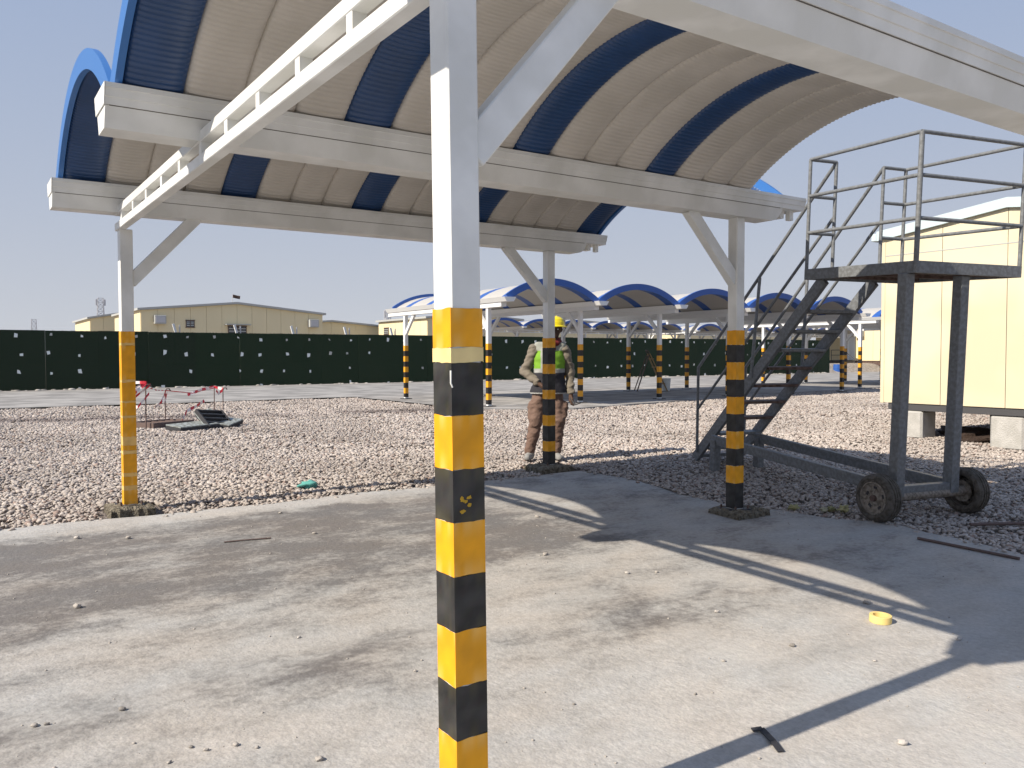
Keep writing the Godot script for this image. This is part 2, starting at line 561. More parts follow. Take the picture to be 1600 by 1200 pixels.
func build_gravel() -> void:
	rng.seed = 77
	var variants := []
	for k in 4:
		var s: Vector3 = [Vector3(1.0, 0.46, 0.72), Vector3(0.95, 0.55, 0.8), Vector3(1.15, 0.4, 0.62), Vector3(0.9, 0.5, 0.9)][k]
		variants.append(lump(100 + k, s, 0.4, 5, 7))
	var nn := FastNoiseLite.new()
	nn.seed = 3
	nn.frequency = 0.35
	nn.fractal_octaves = 3
	var xf := [[], [], [], []]
	var cl := [[], [], [], []]
	var eye := Vector2(-1.19, 2.02)
	var fwd := Vector2(0.561, -0.827)
	# cells of 0.5 m
	for cx in range(-24, 60):
		for cz in range(-46, 6):
			var c := Vector2(cx * 0.5 + 0.25, cz * 0.5 + 0.25)
			var d := c - eye
			var depth := d.dot(fwd)
			if depth < 2.0 or absf(d.dot(Vector2(0.827, 0.561))) > depth * 0.72 + 2.0:
				continue
			if c.x > 12.5 and c.y > -4.8:
				continue
			var dens := 980.0 if depth < 11.0 else (560.0 if depth < 16.0 else 300.0)
			var grow := 1.0 if depth < 11.0 else (1.12 if depth < 16.0 else 1.35)
			var cnt := int(dens * 0.25)
			for k in cnt:
				var x := c.x + rng.randf_range(-0.25, 0.25)
				var z := c.y + rng.randf_range(-0.25, 0.25)
				if (absf(x) < 0.24 and absf(z + 5.34) < 0.27) or (absf(x - 4.33) < 0.28 and absf(z + 5.34) < 0.26):
					continue
				if on_slab(x, z, -0.02) and not (on_slab(x, z, -0.1) == false and rng.randf() < 0.12):
					continue
				if z < -21.3 + 0.35 * nn.get_noise_2d(x * 3.0, 0.0) * 2.0:
					continue
				if x > 8.9 and z < -13.15 - maxf(0.0, x - 10.9) * 0.2 - (1.2 * (10.9 - x) / 2.0 if x < 10.9 else 0.0):
					continue
				var v := rng.randi() % 4
				var r := rng.randf_range(0.009, 0.026) * grow * (1.0 + 0.4 * (1.0 if rng.randf() < 0.08 else 0.0))
				var b := Basis.from_euler(Vector3(rng.randf_range(-0.5, 0.5), rng.randf() * TAU, rng.randf_range(-0.5, 0.5))).scaled(Vector3.ONE * r)
				var y := H(x, z) - 0.014 + rng.randf_range(0.0, 0.016) + 0.03 * maxf(0.0, nn.get_noise_2d(x * 1.5, z * 1.5))
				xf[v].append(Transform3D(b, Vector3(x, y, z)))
				var g := rng.randf()
				var col := Color(0.43, 0.378, 0.342).lerp(Color(0.58, 0.525, 0.48), g * g * 0.9)
				if rng.randf() < 0.16:
					col = Color(0.31, 0.265, 0.24)
				if rng.randf() < 0.06:
					col = Color(0.33, 0.25, 0.215)
				# a shadow streak across the yard, painted into the stone colours
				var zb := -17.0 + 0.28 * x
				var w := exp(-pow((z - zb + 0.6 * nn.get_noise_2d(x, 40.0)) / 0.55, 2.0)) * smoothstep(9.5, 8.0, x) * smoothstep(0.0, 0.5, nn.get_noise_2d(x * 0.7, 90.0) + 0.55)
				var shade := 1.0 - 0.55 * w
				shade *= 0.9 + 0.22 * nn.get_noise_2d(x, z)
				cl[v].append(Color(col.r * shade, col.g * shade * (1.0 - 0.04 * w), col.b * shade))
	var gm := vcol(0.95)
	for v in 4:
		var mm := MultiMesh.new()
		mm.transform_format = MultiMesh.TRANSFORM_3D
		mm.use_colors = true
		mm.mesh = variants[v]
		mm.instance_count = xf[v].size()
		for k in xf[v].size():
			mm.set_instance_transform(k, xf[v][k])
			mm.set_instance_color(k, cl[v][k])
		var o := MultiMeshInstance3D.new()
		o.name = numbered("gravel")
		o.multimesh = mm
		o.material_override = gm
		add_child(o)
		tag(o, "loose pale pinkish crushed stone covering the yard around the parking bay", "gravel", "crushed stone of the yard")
		o.set_meta("kind", "stuff")

# ------------------------------------------------------------------ carport pieces
const ARCH_R := 1.92
const ARCH_TOP := 3.075
const ARCH_HALF := 1.29

# a crimped roof sheet: x across 0..w, arch in the y-z plane, crown at z = 0
func arch_sheet(w: float, pitch: float, amp: float, half: float, r: float, crown: float, thick := 0.004) -> ArrayMesh:
	var a1 := asin(half / r)
	var ribs := int(round(2.0 * a1 * r / pitch))
	var us := [-0.001, 0.009, 0.03, 0.08, w * 0.5, w - 0.08, w - 0.03, w - 0.009, w + 0.001]
	var lift := [0.034, 0.014, 0.007, 0.002, 0.0, 0.002, 0.007, 0.014, 0.034]
	var win := [0.2, 0.5, 0.9, 1.0, 1.0, 1.0, 0.9, 0.5, 0.2]
	var steps := [[0.0, 0.0], [0.55, 0.0], [0.775, -1.0]]
	var rows := []
	for k in ribs * 3 + 1:
		var s: Array = steps[k % 3]
		var an: float = -a1 + 2.0 * a1 * (k / 3 + s[0]) / ribs
		if k == ribs * 3:
			an = a1
		var row := []
		for i in us.size():
			var rr: float = r + lift[i] + amp * s[1] * win[i]
			row.append([us[i], an, rr])
		rows.append(row)
	var st := begin()
	for side in 2:
		st.set_smooth_group(side)
		var off := 0.0 if side == 0 else thick
		for k in rows.size() - 1:
			for i in us.size() - 1:
				var q := []
				for c in [[k, i], [k, i + 1], [k + 1, i + 1], [k + 1, i]]:
					var e: Array = rows[c[0]][c[1]]
					var rr: float = e[2] + off
					q.append(Vector3(e[0], crown - r + rr * cos(e[1]), rr * sin(e[1])))
				var order := [0, 1, 2, 0, 2, 3] if side == 0 else [0, 2, 1, 0, 3, 2]
				for j in order:
					st.add_vertex(q[j])
	st.index()
	st.generate_normals()
	return st.commit()

# simple sheet for carports far away
func arch_plain(w: float, half: float, r: float, crown: float, thick := 0.02, n := 14) -> ArrayMesh:
	var a1 := asin(half / r)
	var st := begin()
	var cen := Vector3(w * 0.5, crown - r, 0)
	for k in n:
		var a := -a1 + 2.0 * a1 * k / n
		var b := -a1 + 2.0 * a1 * (k + 1) / n
		var P := func(x, rr, an): return Vector3(x, crown - r + rr * cos(an), rr * sin(an))
		face(st, [P.call(0.0005, r, a), P.call(w - 0.0005, r, a), P.call(w - 0.0005, r, b), P.call(0.0005, r, b)], Vector3(w * 0.5, 100, 0))
		face(st, [P.call(0.0005, r + thick, a), P.call(w - 0.0005, r + thick, a), P.call(w - 0.0005, r + thick, b), P.call(0.0005, r + thick, b)], cen)
		for x in [0.0005, w - 0.0005]:
			face(st, [P.call(x, r, a), P.call(x, r, b), P.call(x, r + thick, b), P.call(x, r + thick, a)], Vector3(w * 0.5, P.call(x, r, a).y, P.call(x, r, a).z))
	return st.commit()

# curved trim at the end of an arch, lying in a plane x = const
func arch_ring(half: float, r0: float, r1: float, yc: float, t: float, n := 40) -> ArrayMesh:
	var a1 := asin(half / ((r0 + r1) * 0.5))
	var st := begin()
	for k in n:
		var a := -a1 + 2.0 * a1 * k / n
		var b := -a1 + 2.0 * a1 * (k + 1) / n
		var P := func(x, rr, an): return Vector3(x, yc + rr * cos(an), rr * sin(an))
		var mid: Vector3 = P.call(t * 0.5, (r0 + r1) * 0.5, (a + b) * 0.5)
		face(st, [P.call(0, r0, a), P.call(t, r0, a), P.call(t, r0, b), P.call(0, r0, b)], mid)
		face(st, [P.call(0, r1, a), P.call(t, r1, a), P.call(t, r1, b), P.call(0, r1, b)], mid)
		face(st, [P.call(0, r0, a), P.call(0, r1, a), P.call(0, r1, b), P.call(0, r0, b)], mid)
		face(st, [P.call(t, r0, a), P.call(t, r1, a), P.call(t, r1, b), P.call(t, r0, b)], mid)
		if k == 0:
			face(st, [P.call(0, r0, a), P.call(t, r0, a), P.call(t, r1, a), P.call(0, r1, a)], mid)
		if k == n - 1:
			face(st, [P.call(0, r0, b), P.call(t, r0, b), P.call(t, r1, b), P.call(0, r1, b)], mid)
	return st.commit()

# a brushed-on band of paint: a thin sleeve round a square post, uneven at its edges
func paint_sleeve(w: float, y0: float, y1: float, col: Color, sd: int, dirt := 0.12, smear := Color(0, 0, 0, 0)) -> ArrayMesh:
	var n := FastNoiseLite.new()
	n.seed = sd
	n.frequency = 9.0
	n.fractal_octaves = 3
	var st := begin()
	var NU := 8
	var NV := maxi(3, int((y1 - y0) / 0.014))
	var h := w * 0.5
	for f in 4:
		var b := Basis(Vector3.UP, f * PI * 0.5)
		var P := func(i: int, j: int):
			var u := -h + w * i / NU
			var y := lerpf(y0, y1, float(j) / NV)
			var g := n.get_noise_2d(f * 3.0 + u, y)
			if j == 0 or j == NV:
				y += 0.004 * n.get_noise_2d(f * 5.0 + u * 1.5, y0 * 40.0 + j * 3.0)
			var c := col * (1.0 + dirt * 2.0 * g)
			var k := clampf(1.0 - minf(y - y0, y1 - y) / 0.05, 0.0, 1.0)
			var sm := clampf(k * smear.a * smoothstep(0.0, 0.35, n.get_noise_2d(u * 2.0 + f * 7.0 + 20.0, y0 * 9.0)), 0.0, 1.0)
			c = c.lerp(smear, sm)
			return [b * Vector3(u, y, h), c]
		for i in NU:
			for j in NV:
				var q := [P.call(i, j), P.call(i + 1, j), P.call(i + 1, j + 1), P.call(i, j + 1)]
				for k in [0, 2, 1, 0, 3, 2]:
					st.set_normal(b * Vector3(0, 0, 1))
					st.set_color(Color(q[k][1].r, q[k][1].g, q[k][1].b))
					st.add_vertex(q[k][0])
	return st.commit()

const ORANGE := Color(0.80, 0.35, 0.003)
const BLACK := Color(0.026, 0.025, 0.024)
const TAPE := Color(0.74, 0.58, 0.27)

func carport_post(o: Node3D, at: Vector3, top_y: float, bands: Array, sd: int, lean := 0.0) -> void:
	var g := H(at.x, at.z)
	var y0 := g + 0.05
	var post := Node3D.new()
	post.name = "post"
	var xf := Transform3D(Basis(Vector3(0, 0, 1), lean), Vector3(at.x, 1.4, at.z))
	var p := mi("post", bev(Vector3(0.1, top_y - y0, 0.1), 0.006), M.white, o, xf * Transform3D(Basis(), Vector3(0, (top_y + y0) * 0.5 - 1.4, 0)))
	post.free()
	var inner := Transform3D(Basis(), Vector3(0, -(top_y + y0) * 0.5, 0))
	for k in bands.size():
		var b: Array = bands[k]
		var w := 0.1032 if b[2] != "t" else 0.1056
		var col: Color = {"o": ORANGE, "b": BLACK, "t": TAPE, "l": TAPE.lerp(ORANGE, 0.45)}[b[2]]
		var smear := Color(0.22, 0.18, 0.02, 0.12 if sd == 1 else 0.0) if b[2] == "b" else Color(0.9, 0.75, 0.35, 0.25)
		mi("masking_tape" if b[2] in ["t", "l"] else "paint_band", paint_sleeve(w, maxf(b[0], y0 + 0.012), b[1], col, sd * 20 + k, 0.1 if b[2] != "b" else 0.55, smear), M.paint, p, inner)
	# base plate with bolts
	var plate := box("base_plate", Vector3(0.2, 0.012, 0.2), Vector3(at.x - lean * 1.4 * -1.0, y0 + 0.002, at.z), M.dark, o, 0.002)
	for sx in [-1, 1]:
		for sz in [-1, 1]:
			var st := begin()
			add_tube(st, [Vector3(0, 0, 0), Vector3(0, 0.035, 0)], 0.009, 6)
			mi("bolt", st.commit(), M.rusty, plate, Transform3D(Basis(), Vector3(sx * 0.078, 0.0, sz * 0.078)))

func footing_mesh(sx: float, sz: float, sd: int) -> ArrayMesh:
	# rough cast block, battered sides, uneven top
	var n := FastNoiseLite.new()
	n.seed = sd
	n.frequency = 4.0
	var st := begin()
	var N := 10
	st.set_smooth_group(-1)
	var P := func(i: int, j: int, lo: bool):
		var u := -0.5 + float(i) / N
		var v := -0.5 + float(j) / N
		var e := Vector3(u * sx, 0, v * sz)
		var out := 1.0 + 0.14 * n.get_noise_2d(u * 3.0, v * 3.0) + (0.08 if lo else 0.0)
		e.x *= out
		e.z *= out
		e.y = -0.12 if lo else 0.055 + 0.03 * n.get_noise_2d(e.x * 6.0, e.z * 6.0) - 0.02 * float(maxf(absf(u), absf(v)) > 0.45)
		return e
	for i in N:
		for j in N:
			face(st, [P.call(i, j, false), P.call(i + 1, j, false), P.call(i + 1, j + 1, false)], Vector3(0, -9, 0))
			face(st, [P.call(i, j, false), P.call(i + 1, j + 1, false), P.call(i, j + 1, false)], Vector3(0, -9, 0))
	for k in N:
		for q in [[[k, 0], [k + 1, 0]], [[k, N], [k + 1, N]], [[0, k], [0, k + 1]], [[N, k], [N, k + 1]]]:
			face(st, [P.call(q[0][0], q[0][1], false), P.call(q[1][0], q[1][1], false), P.call(q[1][0], q[1][1], true), P.call(q[0][0], q[0][1], true)], Vector3(0, 0, 0))
	return st.commit()

func gutter_poly(grow := 0.0) -> PackedVector2Array:
	# half section in (z, y): stepped sides, open trough on top
	var r := [Vector2(0.172, 2.645), Vector2(0.170, 2.620), Vector2(0.164, 2.618), Vector2(0.155, 2.580), Vector2(0.149, 2.578), Vector2(0.140, 2.542)]
	var p := PackedVector2Array()
	for v in r:
		p.append(v)
	for k in range(r.size() - 1, -1, -1):
		p.append(Vector2(-r[k].x, r[k].y))
	for v in [Vector2(-0.155, 2.645), Vector2(-0.12, 2.575), Vector2(0.12, 2.575), Vector2(0.155, 2.645)]:
		p.append(v)
	return p

func beam(o: Node3D, z: float, x0: float, xg: float, xb: float) -> void:
	var to3 := func(p, t): return Vector3(t, p.y, z + p.x)
	var st := begin()
	extrude(st, gutter_poly(), x0, xg, to3)
	var gut := mi("gutter", st.commit(), M.white, o)
	# closing plates
	var full := PackedVector2Array()
	var gp := gutter_poly()
	for k in 12:
		full.append(gp[k] + Vector2(signf(gp[k].x) * 0.002, 0.0))
	var lowp := PackedVector2Array([Vector2(0.094, 2.538), Vector2(0.082, 2.434), Vector2(-0.082, 2.434), Vector2(-0.094, 2.538)])
	for e in [[x0 - 0.006, x0 - 0.001], [xg + 0.001, xg + 0.006]]:
		st = begin()
		extrude(st, full, e[0], e[1], to3)
		mi("end_plate", st.commit(), M.white, gut)
	# lower box with a raked right end
	st = begin()
	var lo := PackedVector2Array([Vector2(x0 + 0.001, 2.54), Vector2(x0 + 0.001, 2.434), Vector2(xb - 0.07, 2.434), Vector2(xb - 0.03, 2.445), Vector2(xb, 2.485), Vector2(xb + 0.02, 2.54)])
	var h := 0.132
	extrude(st, lo, z - h, z + h, func(p, t): return Vector3(p.x, p.y, z + (t - z) * (0.70 + 0.30 * (p.y - 2.434) / 0.106)))
	var bx := mi("beam", st.commit(), M.white, o)
	# dark joint between the two
	mi("joint", bev(Vector3(xb - x0 - 0.04, 0.005, 0.268), 0.0), M.seam, bx, Transform3D(Basis(), Vector3((x0 + xb) * 0.5, 2.5405, z)))
	# drain spout under the right end
	st = begin()
	add_box(st, Vector3(0.05, 0.07, 0.09), Transform3D(Basis(), Vector3(xg - 0.16, 2.512, z)), 0.004)
	add_box(st, Vector3(0.05, 0.085, 0.05), Transform3D(Basis(), Vector3(xg - 0.07, 2.505, z + 0.05)), 0.004)
	mi("spout", st.commit(), M.white, gut)

func brace(o: Node3D, a: Vector3, b: Vector3) -> void:
	bar("brace", a, b, 0.075, 0.1, M.white, o, 0.004)

func build_carport() -> void:
	var L := 5.363
	var W := 4.328
	var ZM := 2.7075
	var o := thing("carport", "white steel carport overhead with blue and cream arched roof, near the camera", "carport")
	var bandA := [[1.2986, 1.408, "o"], [1.2579, 1.2986, "t"], [1.109, 1.2579, "b"], [0.958, 1.109, "o"], [0.8094, 0.958, "b"], [0.657, 0.8094, "o"], [0.502, 0.657, "b"], [0.3445, 0.502, "o"], [0.192, 0.3445, "b"], [0.04, 0.192, "o"], [-0.2, 0.04, "b"]]
	var bandB := [[1.385, 1.48, "o"], [1.365, 1.385, "l"], [1.083, 1.365, "o"], [1.065, 1.083, "l"], [0.912, 1.065, "o"], [0.897, 0.912, "l"], [0.79, 0.897, "o"], [0.772, 0.79, "l"], [0.615, 0.772, "o"], [0.545, 0.615, "l"], [0.503, 0.545, "o"], [0.474, 0.503, "l"], [0.318, 0.474, "o"], [0.288, 0.318, "l"], [0.214, 0.288, "o"], [0.177, 0.214, "l"], [0.0, 0.177, "o"]]
	var bandC := [[1.361, 1.4686, "o"], [1.18, 1.361, "b"], [1.071, 1.18, "o"], [0.892, 1.071, "b"], [0.79, 0.892, "o"], [0.61, 0.79, "b"], [0.49, 0.61, "o"], [0.318, 0.49, "b"], [0.205, 0.318, "o"], [0.0, 0.205, "b"]]
	var bandD := [[1.362, 1.485, "o"], [1.215, 1.362, "b"], [1.068, 1.215, "o"], [0.921, 1.068, "b"], [0.775, 0.921, "o"], [0.6275, 0.775, "b"], [0.481, 0.6275, "o"], [0.3345, 0.481, "b"], [0.186, 0.3345, "o"], [-0.2, 0.186, "b"]]
	carport_post(o, Vector3(0, 0, 0), 2.311, bandA, 1, 0.0112)
	carport_post(o, Vector3(0, 0, -L), 2.311, bandB, 2)
	carport_post(o, Vector3(W, 0, -L), 2.436, bandC, 3)
	carport_post(o, Vector3(W, 0, -ZM), 2.436, bandD, 4)
	carport_post(o, Vector3(W, 0, 0), 2.436, bandD, 5)
	for z in [0.0, -ZM, -L]:
		beam(o, z, -0.53, 5.03, 4.75)
	# braces
	brace(o, Vector3(0.03, 1.885, -L), Vector3(0.56, 2.455, -L))
	brace(o, Vector3(0.03, 1.845, 0), Vector3(0.56, 2.455, 0))
	for z in [-L, -ZM, 0.0]:
		brace(o, Vector3(W - 0.03, 1.9, z), Vector3(W - 0.58, 2.455, z))
	# ladder truss on the left row of posts
	var tr := Node3D.new()
	tr.name = "truss"
	o.add_child(tr, true)
	box("chord", Vector3(0.062, 0.062, L + 0.17), Vector3(-0.034, 2.334, -L * 0.5 + 0.01), M.white, tr, 0.004)
	box("chord", Vector3(0.062, 0.062, L + 0.17), Vector3(-0.034, 2.459, -L * 0.5 + 0.01), M.white, tr, 0.004)
	for k in 11:
		box("rung", Vector3(0.056, 0.066, 0.05), Vector3(-0.0335, 2.3965, -5.15 + 0.505 * k), M.white, tr, 0.002)
	# roof sheets
	var w := 0.3
	var sheet := arch_sheet(w, 0.034, 0.010, ARCH_HALF, ARCH_R, ARCH_TOP)
	var far_pat := "bcccbcccbcccbccccb"
	var near_pat := "bcccbcccbcccbccc"
	for a in [[-ZM * 1.5 - 0.0, far_pat, true], [-ZM * 0.5, near_pat, false]]:
		var pat: String = a[1]
		for k in pat.length():
			mi("roof_panel", sheet, M.blue if pat[k] == "b" else M.cream, o, Transform3D(Basis(), Vector3(-0.45 + w * k, 0, a[0])))
		var ring := arch_ring(1.31, ARCH_R - 0.004, ARCH_R + 0.115, ARCH_TOP - ARCH_R, 0.035, 48)
		mi("end_trim", ring, M.blue_sunlit, o, Transform3D(Basis(), Vector3(-0.487, 0, a[0])))
		if a[2]:
			mi("end_trim", ring, M.blue_sunlit, o, Transform3D(Basis(), Vector3(-0.448 + w * pat.length(), 0, a[0])))
	# paint drip on the corner and a yellow smudge on the black band of the nearest post
	var pa := o.get_node("post") as MeshInstance3D
	var st := begin()
	add_tube(st, [Vector3(-0.052, 1.235, 0.0525), Vector3(-0.0522, 1.20, 0.0527), Vector3(-0.047, 1.188, 0.0535)], 0.0028, 6, 0.0022)
	mi("paint_drip", st.commit(), M.white, pa, pa.transform.affine_inverse())
	st = begin()
	rng.seed = 3
	for k in 7:
		var cx := -0.012 + rng.randf_range(-0.016, 0.016)
		var cy := 0.858 + rng.randf_range(-0.02, 0.02)
		var poly := PackedVector2Array()
		for q in 7:
			var an := TAU * q / 7.0
			poly.append(Vector2(cx + cos(an) * rng.randf_range(0.003, 0.012), cy + sin(an) * rng.randf_range(0.002, 0.009)))
		if Geometry2D.triangulate_polygon(poly).size() > 0:
			extrude(st, poly, 0.0522 + 0.0001 * k, 0.0526 + 0.0001 * k, func(p, t): return Vector3(p.x + 0.0112 * (1.4 - p.y), p.y, t))
	mi("paint_smudge", st.commit(), mat(Color(0.45, 0.27, 0.01), 0.6), pa, pa.transform.affine_inverse())
	# footings stand in the ground: things of their own
	var spots := [[0.0, -L, 0.33, 0.36, "dark mossy concrete footing under the plain orange post"], [W, -L, 0.42, 0.36, "concrete footing beside the worker's shoes"], [W + 0.05, -ZM, 0.38, 0.34, "rough dark concrete footing beside the mobile stairs"], [0.0, 0.0, 0.36, 0.36, "concrete footing of the nearest striped post"], [W, 0.0, 0.42, 0.42, "concrete footing of the hidden near right post"]]
	for k in spots.size():
		var s: Array = spots[k]
		top("concrete_footing", footing_mesh(s[2], s[3], 60 + k), M.footing, Vector3(s[0], H(s[0], s[1]), s[1]), s[4], "footing", "footings of the near carport")

# a row of carport bays seen from a distance; local z runs along the beams, near ends at +z
func carport_row(label: String, origin: Vector3, bays: int, span: float, zn: float, zf: float, over_n: float, over_f: float, pieces: bool, truss := false) -> Node3D:
	var o := thing("carport", label, "carport", origin)
	var hb := 2.44
	var z0 := zf - over_f
	var z1 := zn + over_n
	var post := bev(Vector3(0.1, hb, 0.1), 0.0)
	for k in bays + 1:
		var x := span * k
		for e in [[zn, 1.0], [zf, -1.0]]:
			var p := mi("post", post, M.white_far, o, Transform3D(Basis(), Vector3(x, hb * 0.5 + 0.02, e[0])))
			if pieces:
				for q in 10:
					mi("paint_band", bev(Vector3(0.104, 0.152 if q < 9 else 0.11, 0.104), 0.0), M.orange if q % 2 == 0 else M.black, p, Transform3D(Basis(), Vector3(0, 1.55 - 0.078 - 0.153 * q - hb * 0.5 + (0.02 if q == 9 else 0.0), 0)))
				box("base_plate", Vector3(0.26, 0.03, 0.26), Vector3(x, 0.035, e[0]), M.chassis, o, 0.0)
			bar("brace", Vector3(x, 1.88, e[0]), Vector3(x, hb + 0.01, e[0] - e[1] * 0.55), 0.07, 0.09, M.white_far, o, 0.0)
			if truss and e[1] > 0.0 and k < bays:
				var st := begin()
				add_bar(st, Vector3(x, hb - 0.02, e[0]), Vector3(x + span, hb - 0.02, e[0]), 0.09, 0.05)
				add_bar(st, Vector3(x, hb - 0.15, e[0]), Vector3(x + span, hb - 0.15, e[0]), 0.09, 0.05)
				for j in 6:
					add_bar(st, Vector3(x + span * j / 6.0, hb - 0.15, e[0]), Vector3(x + span * j / 6.0, hb - 0.02, e[0]), 0.06, 0.05)
				mi("truss", st.commit(), M.white_far, o)
		# beam and gutter
		bar("beam", Vector3(x, hb + 0.053, z0), Vector3(x, hb + 0.053, z1 - 0.28), 0.15, 0.106, M.white_far, o, 0.0)
		var st2 := begin()
		extrude(st2, PackedVector2Array([Vector2(0.17, 2.655), Vector2(0.10, 2.548), Vector2(-0.10, 2.548), Vector2(-0.17, 2.655)]), z0, z1, func(p, t): return Vector3(x + p.x, p.y, t))
		mi("gutter", st2.commit(), M.white_far, o)
	var half := span * 0.5 - 0.05
	var rise := 0.44
	var r := (half * half + rise * rise) / (2.0 * rise)
	var crown := 2.62 + rise
	var n := int((z1 - 0.25 - z0 - 0.1) / 0.3025)
	var w := (z1 - z0 - 0.35) / n
	var sheet := arch_plain(w, half, r, crown)
	var turn := Basis(Vector3.UP, PI * 0.5)
	for k in bays:
		var cx := span * (k + 0.5)
		if pieces:
			for q in n:
				mi("roof_panel", sheet, M.blue_far if q % 4 == 0 else M.cream_far, o, Transform3D(turn, Vector3(cx, 0, z1 - 0.25 - w * q)))
		else:
			var whole := arch_plain(w * n, half, r, crown)
			mi("roof_panel", whole, M.cream_far, o, Transform3D(turn, Vector3(cx, 0, z1 - 0.25)))
			var strip := arch_plain(w, half, r - 0.006, crown - 0.0, 0.034)
			for q in range(4, n, 4):
				mi("roof_stripe", strip, M.blue_far, o, Transform3D(turn, Vector3(cx, 0, z1 - 0.25 - w * q)))
		var ring := arch_ring(half, r - 0.05, r + 0.11, crown - r, 0.06, 20)
		mi("end_trim", ring, M.blue_far, o, Transform3D(turn, Vector3(cx, 0, z1 - 0.19)))
		mi("end_trim", ring, M.blue_far, o, Transform3D(turn, Vector3(cx, 0, z0 + 0.16)))
	return o

func build_far_carports() -> void:
	carport_row("row of five joined blue-edged carports beyond the gravel, left of the stairs", Vector3(9.65, 0, 0), 5, 2.87, -14.95, -19.4, 0.95, 1.0, true)
	carport_row("far row of blue-edged carports partly hidden behind the cream cabin", Vector3(26.9, 0, -1.2), 3, 2.87, -14.95, -19.4, 0.95, 1.0, true)
	carport_row("carports with ladder trusses seen above the green fence, left group", Vector3(26.6, 0.52, 0), 6, 2.9, -42.6, -47.0, 0.95, 1.0, false, true)
	carport_row("carports with ladder trusses seen above the green fence, right group", Vector3(45.6, 0.52, 0), 7, 2.9, -42.6, -47.0, 0.95, 1.0, false, true)

